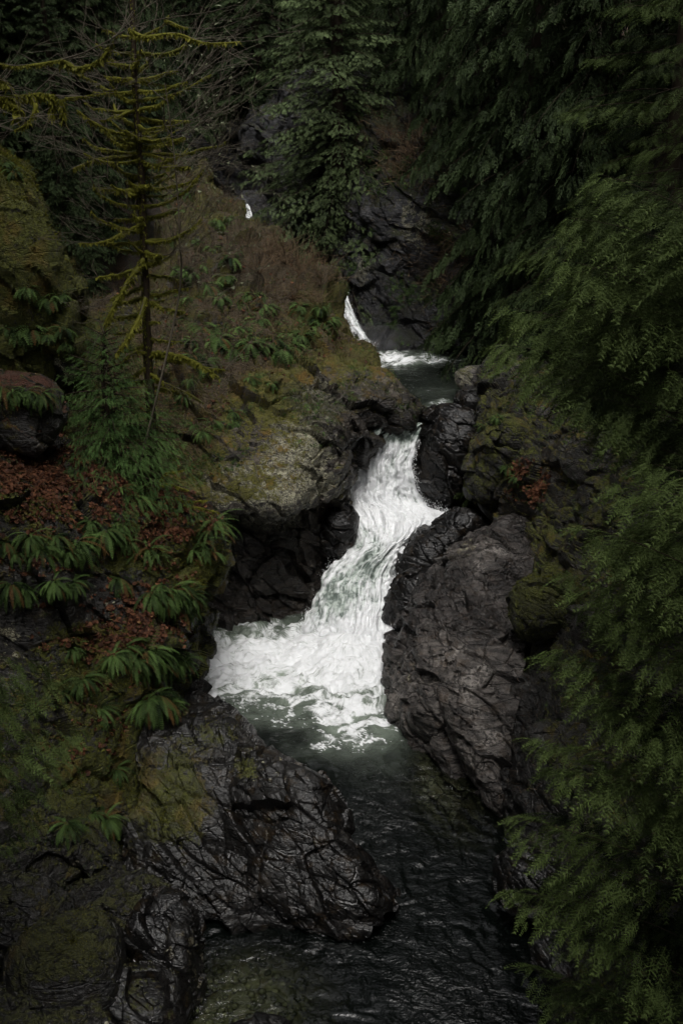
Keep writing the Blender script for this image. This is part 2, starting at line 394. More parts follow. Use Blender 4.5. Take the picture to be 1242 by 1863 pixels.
# dark wet rock spur reaching into the river, lower left
def paint_L(px, py, p, n):
    moss = 0.12 + blobs(px, py, [(330, 1420, 50, 90, .45), (400, 1330, 50, 40, .4), (340, 1480, 60, 60, .4), (250, 1450, 60, 90, .5), (450, 1400, 30, 30, .4)])
    lich = blobs(px, py, [(500, 1400, 60, 40, .5), (360, 1340, 60, 50, .35)])
    wet = 0.55 + sst(p[:, 2], 1.0, 0.1) * 0.4 + blobs(px, py, [(510, 1400, 50, 40, -.4)])
    return mk4(len(px), moss, -0.3, lich, wet)
cr = [P(300,1232,21),P(335,1258,20),P(385,1305,18.5),P(450,1368,17),P(545,1420,15.9),P(592,1500,15.2),P(645,1570,14.7),P(692,1625,14.4),P(702,1660,14.2)]
W = lambda q: (float(q[0]), float(q[1]), float(q[2]), 'w')
rowsL = [
 [W((q[0] + .8, q[1] + 1.0, -1.4)) for q in cr],
 [W((q[0] + .45, q[1] + .6, q[2] - 0.75)) for q in cr],
 [W(q) for q in cr],
 [(270,1330,17.6),(300,1360,17),(350,1400,16.4),(420,1440,15.8),(510,1490,15.2),(560,1550,14.8),(620,1610,14.3),(670,1640,14.1),(695,1672,14.1)],
 [(240,1450,16.2),(280,1480,15.6),(330,1510,15.2),(400,1540,15),(480,1570,14.6),(540,1610,14.4),(600,1650,14.1),(650,1670,14),(685,1685,14)],
 [(220,1560,15.2),(260,1580,14.8),(320,1600,14.6),(390,1620,14.4),(460,1640,14.2),(525,1665,14.1),(590,1685,14),(640,1690,13.9),(672,1692,13.9)],
 [(200,1680,None,-.1),(250,1690,None,-.1),(310,1700,None,-.1),(380,1700,None,-.1),(450,1700,None,-.1),(520,1706,None,-.1),(580,1706,None,-.1),(625,1702,None,-.1),(660,1698,None,-.1)],
 [(200,1700,None,-1.4),(250,1710,None,-1.4),(310,1720,None,-1.4),(380,1720,None,-1.4),(450,1720,None,-1.4),(520,1726,None,-1.4),(580,1726,None,-1.4),(625,1722,None,-1.4),(660,1718,None,-1.4)],
]
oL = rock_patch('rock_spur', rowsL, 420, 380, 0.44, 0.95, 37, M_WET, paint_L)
tag(oL, 'large dark wet rock spur sloping into the river at lower left', 'rock')

# right bank cliff
def paint_D(px, py, p, n):
    moss = 0.18 + 0.3 * sst(n[:, 2], 0.2, 0.7) + blobs(px, py, [(890, 820, 60, 90, .3), (990, 1090, 60, 40, .5), (1000, 950, 100, 120, .2), (940, 1350, 40, 200, -.6), (930, 1600, 60, 150, -.6)])
    lit = 0.02 + blobs(px, py, [(960, 880, 110, 120, .12)])
    wet = 0.2 + sst(p[:, 2], 3, 0.5) * 0.6
    return mk4(len(px), moss, lit, 0.12, wet)
base_D = [
 [(912,640,34),(925,640,33),(960,650,31),(1020,655,29),(1100,655,27),(1200,650,25),(1400,650,22)],
 [(890,690,33),(876,692,31.2),(930,710,29.5),(1000,720,28),(1100,720,26),(1200,720,24),(1400,720,20)],
 [(890,800,31.5),(864,800,29.6),(920,800,28),(1000,810,26.2),(1100,820,24),(1200,820,22),(1400,820,18)],
 [(890,900,30.5),(866,902,28.8),(915,900,27),(1000,910,25),(1100,910,22.5),(1200,910,20.5),(1400,910,17)],
 [(950,980,28.5),(922,975,26.8),(955,990,25.1),(1010,1000,23.4),(1100,1000,21),(1200,1000,19),(1400,1000,16)],
 [(970,1090,25.5),(940,1090,24),(962,1100,22.5),(1010,1100,21),(1100,1100,19.3),(1200,1100,17.6),(1400,1100,15)],
 [(945,1220,23),(915,1220,21.3),(948,1220,20.2),(1000,1220,19.2),(1100,1220,17.8),(1200,1220,16.3),(1400,1220,13.8)],
 [(935,1330,21),(908,1330,19.2),(940,1330,18.3),(1000,1330,17.4),(1100,1330,16.3),(1200,1330,15.1),(1400,1330,12.8)],
 [(950,1430,19.5),(922,1440,None,.15),(950,1440,17),(1000,1440,16.2),(1100,1440,15.1),(1200,1440,14),(1400,1440,12)],
 [(950,1520,None,-.8),(920,1540,None,-.1),(958,1540,15.4),(1010,1550,14.8),(1100,1550,13.8),(1200,1550,12.8),(1400,1550,11.2)],
 [(985,1640,None,-.8),(955,1660,None,-.1),(990,1670,13.8),(1040,1670,13.3),(1120,1680,12.6),(1200,1680,12),(1400,1680,10.6)],
 [(1015,1780,None,-.8),(995,1800,None,-.1),(1025,1810,12.2),(1080,1810,11.8),(1150,1820,11.3),(1250,1820,10.8),(1400,1820,9.8)],
 [(1070,1980,None,-.8),(1050,2000,None,-.1),(1080,2010,10.6),(1120,2010,10.2),(1200,2010,9.8),(1300,2010,9.2),(1400,2010,8.6)],
]
cD = rock_patch('cliff', base_D, 330, 560, 0.5, 1.4, 41, M_LEFT, paint_D)
tag(cD, 'dark mossy overhanging cliff of the right bank behind the cedar boughs', kind='structure')

# back wall of the gorge
def paint_E(px, py, p, n):
    moss = 0.15 + 0.4 * sst(n[:, 2], 0.3, 0.7) + blobs(px, py, [(860, 300, 120, 100, .4), (700, 260, 80, 80, .3), (900, 420, 60, 60, .2)])
    lit = blobs(px, py, [(730, 250, 90, 60, .35), (760, 300, 60, 40, .3), (820, 480, 60, 60, .35)])
    lich = blobs(px, py, [(760, 400, 70, 80, .65), (920, 410, 80, 60, .8), (660, 495, 20, 40, .9), (1000, 480, 60, 50, .6)])
    wet = 0.25 + sst(py, 430, 560) * 0.7 + blobs(px, py, [(480, 380, 90, 120, .6)])
    return mk4(len(px), moss, lit, lich, wet)
rowsE = [
 [(260,120,72),(400,110,68),(500,120,60),(600,130,54),(700,140,50),(800,160,47),(900,190,44),(1020,220,41),(1250,220,36)],
 [(280,230,64),(400,230,61),(500,240,56),(600,230,50),(700,240,46.5),(800,250,44),(900,280,41),(1020,300,38),(1250,300,33)],
 [(330,330,62),(430,330,60),(510,340,55),(600,340,49),(700,340,45),(800,350,43),(900,380,40),(1020,390,37),(1250,390,31)],
 [(380,410,60),(450,410,58),(520,420,52.5),(600,430,48),(700,430,45),(800,440,42.5),(900,450,39.5),(1020,460,36),(1250,460,30)],
 [(450,480,57),(500,480,54),(555,490,50),(620,500,46.5),(700,510,44),(790,520,42),(890,530,39.5),(1020,530,36),(1250,530,30)],
 [(530,560,52),(570,560,49),(600,570,46.5),(650,580,43.6),(720,590,42.6),(800,590,41.2),(890,600,39),(1020,600,35),(1250,600,29)],
 [(560,640,None,4.7),(600,640,None,4.7),(640,636,None,4.7),(680,634,None,4.7),(740,640,None,4.7),(810,645,None,4.7),(870,655,None,4.7),(1000,672,None,4.7),(1250,690,None,4.7)],
 [(560,670,None,3.2),(600,670,None,3.2),(640,664,None,3.2),(680,664,None,3.2),(740,670,None,3.2),(810,675,None,3.2),(870,685,None,3.2),(1000,702,None,3.2),(1250,720,None,3.2)],
]
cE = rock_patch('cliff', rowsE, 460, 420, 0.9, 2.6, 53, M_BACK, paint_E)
tag(cE, 'dark fractured back wall of the gorge above the upper pool', kind='structure')

# big pale rock on the right of the pool
def paint_C(px, py, p, n):
    moss = -0.15 + blobs(px, py, [(900, 1090, 40, 40, .3)])
    lich = 0.10 + blobs(px, py, [(850, 1000, 50, 40, .35), (750, 1230, 60, 40, .3)])
    wet = 0.28 + sst(py, 1170, 1080) * 0.35 + blobs(px, py, [(725, 1130, 30, 80, .8), (870, 1100, 90, 50, .5), (720, 1050, 50, 40, .5), (850, 1000, 50, 30, -.5), (760, 1220, 60, 30, -.3)]) + sst(p[:, 2], .25, .02) * .5 * sst(p[:, 2], -.12, -.02) - sst(p[:, 2], -.02, -.12) * .5
    return mk4(len(px), moss, blobs(px, py, [(790, 1290, 60, 50, .15)]), lich, wet)
rowsC = [
 [(830,1040,28),(860,985,28),(890,965,28.5),(920,950,28.8),(950,945,29),(990,950,29)],
 [(775,1070,27),(785,1026,25.9),(820,1000,25.5),(860,972,25.6),(912,948,26),(965,955,26.4)],
 [(750,1120,26.5),(752,1080,25),(790,1058,24),(840,1030,23.8),(895,1010,24),(965,1010,24.6)],
 [(735,1160,26),(728,1130,24.6),(765,1108,23),(820,1080,22.4),(885,1070,22.6),(965,1070,23.2)],
 [(722,1215,None,-.6),(707,1182,None,.0),(740,1165,22.2),(800,1140,21.2),(875,1140,21),(955,1140,21.6)],
 [(735,1260,None,-.6),(711,1240,None,.0),(752,1225,20.9),(812,1205,20),(882,1205,19.8),(950,1200,20.2)],
 [(735,1320,None,-.7),(716,1305,None,.0),(765,1300,19.8),(822,1285,19),(882,1285,18.8),(935,1280,19)],
 [(738,1375,None,-.9),(748,1345,None,.0),(795,1362,None,.15),(845,1378,18.4),(888,1375,18),(928,1365,18.1)],
 [(730,1430,None,-1.1),(770,1410,None,-.3),(815,1420,None,-.25),(860,1440,None,-.15),(900,1455,17.3),(930,1445,17.6)],
 [(720,1490,None,-1.6),(770,1480,None,-.9),(820,1490,None,-.8),(865,1500,None,-.6),(905,1510,None,-.4),(940,1520,None,-.3)],
 [(720,1560,None,-2.4),(775,1570,None,-1.8),(830,1580,None,-1.7),(875,1590,None,-1.5),(915,1600,None,-1.4),(950,1610,None,-1.4)],
]
oC = rock_patch('riverside_rock', rowsC, 330, 560, 0.46, 1.05, 67, M_PALE, paint_C)
tag(oC, 'huge pale grey cracked rock right of the pool, running under the water', 'rock')

def boulder(name, c, r, rot, seed, mat, maskf, label, cat='boulder', amp=0.25, cell=0.8, sub=7, squash=None, group=None, crag=1.0):
    """an ellipsoidal rock with fractured facets; c world centre, r radii"""
    n = 2 ** sub + 40
    u = np.linspace(0, 2 * math.pi, n * 2, endpoint=False); v = np.linspace(0.015, math.pi - 0.015, n)
    U, V = np.meshgrid(u, v)
    d = np.stack([np.cos(U) * np.sin(V), np.sin(U) * np.sin(V), np.cos(V)], -1).reshape(-1, 3)
    e = np.sign(d) * np.abs(d) ** 0.8; e /= (np.abs(e) ** 2.6).sum(1)[:, None] ** (1 / 2.6)
    q = e * np.array(r)
    q = q @ rotm(*rot).T
    nn = d / np.array(r); nn = nn @ rotm(*rot).T; nn /= np.linalg.norm(nn, axis=1)[:, None]
    w = q + np.array(c)
    w = w + nn * fractured(w, nn, amp, cell, seed, crag)[:, None]
    nv, nu = n, n * 2
    i = np.arange(nv * nu).reshape(nv, nu)
    f = np.stack([i[:-1, :], i[1:, :], np.roll(i, -1, 1)[1:, :], np.roll(i, -1, 1)[:-1, :]], -1).reshape(-1, 4)
    G = w.reshape(nv, nu, 3); N = grid_normals(np.concatenate([G, G[:, :1]], 1))[:, :nu].reshape(-1, 3)
    if (N * nn).sum() < 0: N = -N
    px, py, _ = proj(w)
    mk = maskf(px, py, w, N)
    b = np.array([c[0], c[1], w[:, 2].min()])
    me = mesh_from(name, w - b, f, True, [mat], {'mask': mk})
    if hasattr(me, 'set_sharp_from_angle'): me.set_sharp_from_angle(angle=math.radians(38))
    o = link(name, me, loc=b.tolist())
    TERR.append((w.reshape(nv, nu, 3)[::3, ::3].reshape(-1, 3), grid_faces(len(range(0, nv, 3)), len(range(0, nu, 3)))))
    PATCH[label] = (w, N, mk)
    return tag(o, label, cat, group)
wetf = lambda moss=0.0, wet=.8, lich=0.0, lit=0.0: (lambda px, py, w, N: mk4(len(px), moss + .3 * sst(N[:, 2], .3, .8) * (moss > .05), lit * sst(N[:, 2], .3, .8), lich, wet))
boulder('boulder', P(816, 826, 31.0), (1.12, 1.2, 1.72), (0.15, 0.1, 0.2), 71, M_WET, wetf(0, .75), 'dark wet boulder at the right edge of the middle drop', amp=.32, cell=1.1)
boulder('boulder', P(800, 994, 27.4), (1.65, 0.7, 0.70), (0.25, -0.62, 0.35), 73, M_WET, wetf(0, .75), 'dark slanting rock slab pointing down to the falls on their right', amp=.25, cell=1.0)
boulder('boulder', P(745, 1110, 25.6), (0.8, 0.8, 1.25), (0.1, 0.4, 0.1), 75, M_WET, wetf(0, .8), 'wet black rock between the lower drop and the pale rock', amp=.25, cell=.8)
boulder('boulder', P(612, 968, 28.3), (0.62, 0.8, 0.85), (0.1, 0.2, 0), 79, M_WET, wetf(0, .8), 'wet rounded rock nub at the left edge of the cascade', amp=.2, cell=.7)
boulder('boulder', P(868, 690, 33.2), (0.75, 0.6, 0.42), (0, .15, .2), 81, M_PALE, wetf(0.1, .15, .6), 'pale lichened boulder at the right of the upper pool', amp=.15, cell=.6)
boulder('boulder', P(862, 728, 31.6), (0.6, 0.7, 0.4), (0, .1, .2), 83, M_WET, wetf(0.05, .5, .2), 'grey boulder under the pale one beside the upper pool outlet', amp=.15, cell=.6)
boulder('boulder', P(905, 845, 27.9), (0.85, 0.9, 1.5), (0, .25, .2), 85, M_LEFT, wetf(0.45, .3, .2, .35), 'mossy brown boulder right of the dark one by the middle drop', amp=.35, cell=1.)
boulder('boulder', P(990, 1105, 20.6), (0.85, 0.8, 0.75), (0, .1, .2), 87, M_LEFT, wetf(0.6, .5), 'round mossy rock on the right bank above the pale rock', amp=.25, cell=.8)
boulder('boulder', P(1085, 1135, 17.8), (0.55, 0.5, 0.5), (0, .1, .2), 88, M_PALE, wetf(0.1, .6, .3), 'small grey boulder glimpsed through the right cedar boughs', amp=.2, cell=.6)
boulder('boulder', P(960, 1600, 14.4), (0.55, 0.7, 0.6), (0, .1, .2), 89, M_WET, wetf(0, .9), 'black rock at the foot of the right bank', amp=.2, cell=.6)
boulder('boulder', P(1010, 1745, 12.7), (0.35, 0.5, 0.3), (0, .1, .5), 90, M_WET, wetf(0, .9), 'small black rock at the right waterline near the bottom', amp=.15, cell=.5)
# bottom left
boulder('boulder', P(120, 1775, 12.2), (0.95, 0.9, 0.95), (0.1, .25, .3), 91, M_LEFT, wetf(0.30, .8, .15, .2), 'rounded boulder with olive moss cap at lower left corner', amp=.34, cell=1.3, crag=.5)
boulder('boulder', P(60, 1900, 11.2), (1.3, 0.8, 0.7), (0, .1, .1), 93, M_LEFT, wetf(0.2, .6, .5), 'rock with pale lichen patches in the lower left corner', amp=.3, cell=.8)
boulder('boulder', P(215, 1690, 13.6), (1.15, .8, .9), (.2, .3, .5), 92, M_LEFT, wetf(.25, .7, .1, .1), 'dark mossy block of the bank behind the olive boulder', amp=.35, cell=1.)
boulder('boulder', P(20, 1680, 12.9), (1.0, .8, .8), (.3, .2, .1), 94, M_LEFT, wetf(.2, .7, .35), 'dark rock at the left edge behind the olive boulder', amp=.35, cell=1.)
boulder('boulder', P(300, 1700, 13.2), (.6, .6, .6), (.2, .1, .9), 96, M_WET, wetf(0, .7, .1), 'black wet rock filling the notch behind the upright narrow rock', amp=.25, cell=.7)
boulder('boulder', P(336, 1760, 12.9), (0.28, 0.6, 0.95), (0.1, -.05, .1), 95, M_WET, wetf(0, .5, .45), 'upright narrow rock standing at the edge of the pebble shallows', amp=.15, cell=.6)
boulder('boulder', P(250, 1830, 12.1), (0.7, 0.7, 0.55), (0, .1, .1), 97, M_WET, wetf(0.1, .6, .2), 'low dark rock between the mossy boulder and the shallows', amp=.22, cell=.8)
boulder('boulder', P(470, 1905, 11.2), (0.55, 0.5, 0.32), (0, .1, .1), 98, M_WET, wetf(0, .8, .1), 'low wet rock breaking the water at the bottom edge', amp=.15, cell=.6)
# left edge mid
boulder('boulder', P(30, 745, 19.6), (0.85, 0.9, 0.75), (0, .1, .1), 99, M_LEFT, wetf(0.35, .1, .1, .75), 'brown mossy boulder at the left edge draped with ferns', amp=.25, cell=.9)
boulder('boulder', P(20, 530, 23.5), (1.55, 1.8, 3.1), (0, -.12, .1), 101, M_LEFT, lambda px, py, w, N: mk4(len(px), .75 + .3 * sst(N[:, 2], .1, .6), blobs(px, py, [(60, 470, 60, 80, .25), (40, 620, 50, 40, .3)]), 0, 0), 'tall mossy rock outcrop at the left edge, bright green on top', 'rock', amp=.45, cell=1.6)
boulder('boulder', P(118, 640, 22.6), (0.3, 0.4, 0.75), (0, .1, .1), 103, M_WET, wetf(0.0, .1, .5), 'narrow grey rock face below the mossy outcrop', amp=.15, cell=.6)
# far rocks in the gorge
for k, (a, lab) in enumerate([((455, 395, 57), 'grey rock slab beside the highest trickle of water'), ((495, 430, 55), 'dark jumbled rock below the highest trickle'), ((560, 440, 51), 'dark rock in the narrow of the upper gorge')]):
    boulder('boulder', P(*a), (1.3 + .2 * k, 1.4, 1.3), (0.2 * k, .3, .4 * k), 105 + k, M_BACK, wetf(0, .5, .1), lab, amp=.45, cell=1.1, sub=6)
print('rocks', round(time.time() - T0, 1))

# ------------------------------------------------------------------ water
def foam_material(name):
    k = NT(name)
    at = k.n('ShaderNodeAttribute', attribute_name='foam').outputs['Fac']
    fl = k.n('ShaderNodeAttribute', attribute_name='flow').outputs['Vector']
    co = k.n('ShaderNodeTexCoord').outputs['Object']
    v = k.scale(fl, (6.0, .8, 1))
    a = k.noise(v, 2.2, 5, 0.62, 0.08)
    a2 = k.noise(co, 5, 4, 0.6, 0.2)
    s = k.math('ADD', k.math('MULTIPLY', a, 0.72), k.math('MULTIPLY', a2, 0.28))
    f = k.thr(k.math('MULTIPLY_ADD', k.math('SUBTRACT', s, 0.5), 2.6, at), 0.28, 1.02)
    thin = k.mix(k.thr(a2, .4, .6), c4(0.13, 0.16, 0.14), c4(0.38, 0.43, 0.39))
    colr = k.mix(f, thin, c4(0.71, 0.72, 0.73))
    bp = k.n('ShaderNodeBump', i={'Strength': 0.32, 'Distance': 0.10, 'Height': s})
    b = k.n('ShaderNodeBsdfPrincipled', i={'Base Color': colr, 'Roughness': k.math('MULTIPLY_ADD', f, 0.45, 0.22), 'Normal': bp.outputs[0]})
    b.inputs['IOR'].default_value = 1.33
    k.t.links.new(b.outputs[0], k.out.inputs[0])
    return k.m
M_FOAM = foam_material('white_water')
def water_material(name, deep, foamy=True):
    k = NT(name)
    co = k.n('ShaderNodeTexCoord').outputs['Object']
    foam = k.n('ShaderNodeAttribute', attribute_name='foam').outputs['Fac']
    milk = k.n('ShaderNodeAttribute', attribute_name='milk').outputs['Fac']
    clear = k.n('ShaderNodeAttribute', attribute_name='clear').outputs['Fac']
    fl = k.n('ShaderNodeAttribute', attribute_name='flow').outputs['Vector']
    n1 = k.noise(fl, 2.6, 6, 0.66, 0.8)
    n2 = k.noise(k.scale(fl, (1, 1.5, 1)), 9, 4, 0.65, 0.5)
    s = k.math('ADD', k.math('MULTIPLY', n1, 0.66), k.math('MULTIPLY', n2, 0.34))
    f = k.thr(k.math('MULTIPLY_ADD', k.math('SUBTRACT', s, 0.5), 2.4, foam), 0.38, 1.05)
    body = k.mix(k.math('MULTIPLY', k.math('MULTIPLY_ADD', k.math('SUBTRACT', s, 0.5), 3.5, 1.0, clamp=True), milk, clamp=True), c4(*deep), c4(0.21, 0.25, 0.20))
    body = k.mix(f, body, c4(0.72, 0.73, 0.74))
    rip = k.noise(k.scale(co, (1, 1.9, 1), (0, 0, -.5)), 2.3, 3, 0.55, .5)
    rip2 = k.noise(k.scale(co, (1, 1.5, 1), (0, 0, .3)), 13.0, 3, 0.6, .3)
    h = k.math('ADD', k.math('MULTIPLY', rip, 0.75), k.math('MULTIPLY', rip2, 0.32))
    bp = k.n('ShaderNodeBump', i={'Strength': k.math('MULTIPLY_ADD', k.noise(co, .45, 2), 1.4, -.25, clamp=True), 'Distance': 0.17, 'Height': h})
    b = k.n('ShaderNodeBsdfPrincipled', i={'Base Color': body, 'Roughness': k.math('MULTIPLY_ADD', f, 0.5, 0.04), 'Normal': bp.outputs[0]})
    b.inputs['IOR'].default_value = 1.33
    tr = k.n('ShaderNodeBsdfTransparent', i={0: c4(0.62, 0.68, 0.52)})
    gl = k.n('ShaderNodeBsdfGlossy', i={'Color': c4(1, 1, 1), 'Roughness': 0.04, 'Normal': bp.outputs[0]})
    fr = k.n('ShaderNodeFresnel', i={'IOR': 1.33, 'Normal': bp.outputs[0]})
    see = k.n('ShaderNodeMixShader', i={0: fr.outputs[0], 1: tr.outputs[0], 2: gl.outputs[0]})
    cf = k.math('MULTIPLY', clear, k.math('SUBTRACT', 1.0, f), clamp=True)
    mx = k.n('ShaderNodeMixShader', i={0: cf, 1: b.outputs[0], 2: see.outputs[0]})
    k.t.links.new(mx.outputs[0], k.out.inputs[0])
    return k.m
M_POOL = water_material('river_water', (0.0018, 0.0026, 0.0022))

# lower pool and river
nx, ny = 520, 620
X, Y = np.meshgrid(np.linspace(-10.5, 8.5, nx), np.linspace(3.0, 27.8, ny))
p = np.c_[X.ravel(), Y.ravel(), np.zeros(X.size)]
px, py, _ = proj(p)
w1 = fbm(p / 1.1, 3, 201); w2 = fbm(p / 1.1, 3, 202)
qx, qy = px + 45 * w1, py + 26 * w2
near = blobs(qx, qy, [(630, 1310, 90, 40, .25), (640, 1175, 95, 60, 1.15), (530, 1190, 150, 45, .85), (405, 1212, 130, 55, .85), (470, 1160, 90, 30, .35), (600, 1240, 90, 45, .55), (680, 1230, 50, 60, .45), (640, 1300, 60, 40, .38), (385, 1225, 70, 30, .25)])
ang = np.arctan2(p[:, 1] - 24.8, p[:, 0] - 0.3); rad = np.hypot(p[:, 1] - 24.8, p[:, 0] - 0.3)
sw = perlin(np.c_[rad * 2.6 + w1 * 2.0, ang * 3.0 + w2, np.zeros(len(p))], 207)
sw2 = fbm(np.c_[p[:, 0] * 1.3 + w2, p[:, 1] * 3.4 + w1 * 1.5, np.zeros(len(p))], 4, 209)
foam = near * 0.85 + (sw * 0.22 + sw2 * 0.28) * sst(near, .05, .5) + blobs(px, py, [(430, 1160, 80, 22, -.25), (470, 1230, 60, 25, -.22), (600, 1325, 90, 25, -.15)])
foam += blobs(qx, qy, [(650, 1325, 80, 45, .46), (560, 1285, 90, 28, .34), (450, 1262, 80, 24, .34), (380, 1240, 50, 22, .3)]) * (.6 + 1.6 * sw2)
foam = foam * sst(near, 0.02, 0.22)
foam += 0.42 * sst(np.abs(sw2 + .05), .10, 0) * sst(near, 0.01, 0.1) * sst(near, .5, .1)
foam += blobs(qx, qy, [(640, 1345, 110, 45, .75), (520, 1300, 120, 30, .6), (400, 1150, 60, 16, .5)]) * (.25 + .75 * sst(np.abs(sw2 + .05), .16, 0)) * .75
edge_d = blobs(px, py, [(690, 1260, 60, 90, .5), (640, 1330, 90, 40, .35)])
milk = near * 0.75 + blobs(qx, qy, [(740, 1380, 60, 40, .10), (650, 1335, 85, 45, .42), (520, 1300, 110, 25, .25), (440, 1230, 120, 50, .45)])
clear = blobs(px, py, [(850, 1440, 100, 90, 1.1), (790, 1385, 65, 45, .8), (470, 1800, 150, 95, .95), (330, 1860, 160, 80, .8)])
clear = np.clip(clear - 0.12, 0, .92)
ch = sst(near, .05, .8)
p[:, 2] = (0.16 * ch + 0.02) * fbm(np.c_[p[:, 0] * 1.6, p[:, 1] * 2.0, np.zeros(len(p))], 4, 211) + 0.028 * fbm(np.c_[p[:, 0] * 2.1 + w1 * 1.6 + p[:, 1] * .7, p[:, 1] * 2.3 + w2 * 1.6, w1], 3, 214) + 0.30 * blobs(px, py, [(640, 1180, 70, 30, 1)]) * (1 + .5 * w2)
ov = link('river', mesh_from('river', p, grid_faces(ny, nx)[:, ::-1], True, [M_POOL], {'foam': np.clip(foam, 0, 1), 'milk': np.clip(milk, 0, 1), 'clear': clear}, uv=np.c_[ang * 5.0 + w1 * .5 + rad * .35, rad * .9 + w2 * .5]))
tag(ov, kind='structure')
# upper pool
nx, ny = 260, 260
X, Y = np.meshgrid(np.linspace(-1.5, 9.5, nx), np.linspace(31.4, 42.6, ny))
p = np.c_[X.ravel(), Y.ravel(), np.full(X.size, 4.8)]
px, py, _ = proj(p)
w1 = fbm(p / 1.1, 3, 221); w2 = fbm(p / 1.1, 3, 222)
near = blobs(px + 25 * w1, py + 8 * w2, [(690, 648, 60, 14, 1.0), (750, 655, 60, 10, .7), (820, 655, 50, 5, .55), (800, 742, 25, 10, .7), (790, 715, 30, 12, .15)])
sw2 = fbm(np.c_[p[:, 0] * 1.0 + w2, p[:, 1] * 2.6, np.zeros(len(p))], 4, 229)
foam = near * .8 + 0.25 * sw2 * sst(near, .02, .3) + .3 * sst(np.abs(sw2), .06, 0) * sst(py, 665, 690)
p[:, 2] += (.03 + .12 * sst(near, .1, .8)) * fbm(p * 2.0, 3, 231) - 0.4 * sst(p[:, 1], 32.4, 31.5)
tag(link('upper_pool', mesh_from('upper_pool', p, grid_faces(ny, nx)[:, ::-1], True, [M_POOL], {'foam': np.clip(foam, 0, 1), 'milk': np.clip(near * .5 + .04, 0, 1), 'clear': np.zeros(len(p))}, uv=p[:, :2] * np.array([[.8, 2.2]]))), kind='structure')

M_DROP = NT('water_drop')
_b = M_DROP.n('ShaderNodeBsdfPrincipled', i={'Base Color': c4(.8, .81, .82), 'Roughness': .4})
M_DROP.t.links.new(_b.outputs[0], M_DROP.out.inputs[0]); M_DROP = M_DROP.m
def cascade(rows, nu, nv, amp, seed, label, thin=None, drops=0, dropspread=0.12, flip=False):
    G = surf(rows, nu, nv); N = grid_normals(G)
    if flip: N = -N
    L = np.cumsum(np.linalg.norm(np.diff(G[:, nu // 2], axis=0), axis=1)); L = np.r_[0, L]
    Wd = np.linalg.norm(G[:, -1] - G[:, 0], axis=1).mean()
    U = np.tile(np.linspace(0, Wd, nu), (nv, 1)); V = np.tile(L[:, None], (1, nu))
    f2 = np.c_[U.ravel(), V.ravel()]
    p = G.reshape(-1, 3); n = N.reshape(-1, 3)
    q = np.c_[f2[:, 0] * 4.2, f2[:, 1] * 0.6, np.zeros(len(p))]
    w = fbm(p * 1.2, 2, seed + 2)
    d = fbm(q + w[:, None] * .5, 3, seed, .5); d2 = fbm(p * 2.2, 3, seed + 5, .5)
    edge = sst(np.minimum(f2[:, 0], Wd - f2[:, 0]) / Wd, 0, .12)
    p = p + n * (amp * (d * .75 + d2 * .5) - 0.14 * (1 - edge) * (Wd > 1))[:, None]
    px, py, _ = proj(p)
    foam = .88 + .26 * d + .16 * d2 + (thin(px, py) if thin else 0)
    root = bpy.data.objects.new('waterfall', None); COL.objects.link(root)
    b = G[-1, nu // 2]; root.location = b.tolist()
    tag(root, label, 'waterfall')
    me = mesh_from('falling_water', p - b, grid_faces(nv, nu)[:, ::(-1 if flip else 1)], True, [M_FOAM], {'foam': np.clip(foam, 0, 1.1)}, uv=f2)
    link('falling_water', me, root)
    if drops:                                   # loose drops and torn strands of spray thrown off the surface
        r = np.random.default_rng(seed)
        wgt = np.clip(foam - .35, 0, 1) ** 2 * (1 + 2.5 * (1 - edge)) * sst(f2[:, 1], .2, 1.0)
        idx = r.choice(len(p), drops, p=wgt / wgt.sum())
        c = p[idx] - b + n[idx] * np.abs(r.normal(0, dropspread, drops))[:, None] + r.normal(0, .035, (drops, 3))
        s = r.uniform(.003, .010, drops) * r.choice([1, 1, 1, 1.7], drops)
        oc = np.array([[1, 0, 0], [-1, 0, 0], [0, 1, 0], [0, -1, 0], [0, 0, 1.9], [0, 0, -1.9]], float)
        of = np.array([[0, 2, 4], [2, 1, 4], [1, 3, 4], [3, 0, 4], [2, 0, 5], [1, 2, 5], [3, 1, 5], [0, 3, 5]])
        vv = (c[:, None] + oc[None] * s[:, None, None]).reshape(-1, 3)
        ff = (of[None] + (np.arange(drops) * 6)[:, None, None]).reshape(-1, 3)
        sp = link('spray', mesh_from('spray', vv, ff, True, [M_DROP]), root); sp['kind'] = 'stuff'
    return root
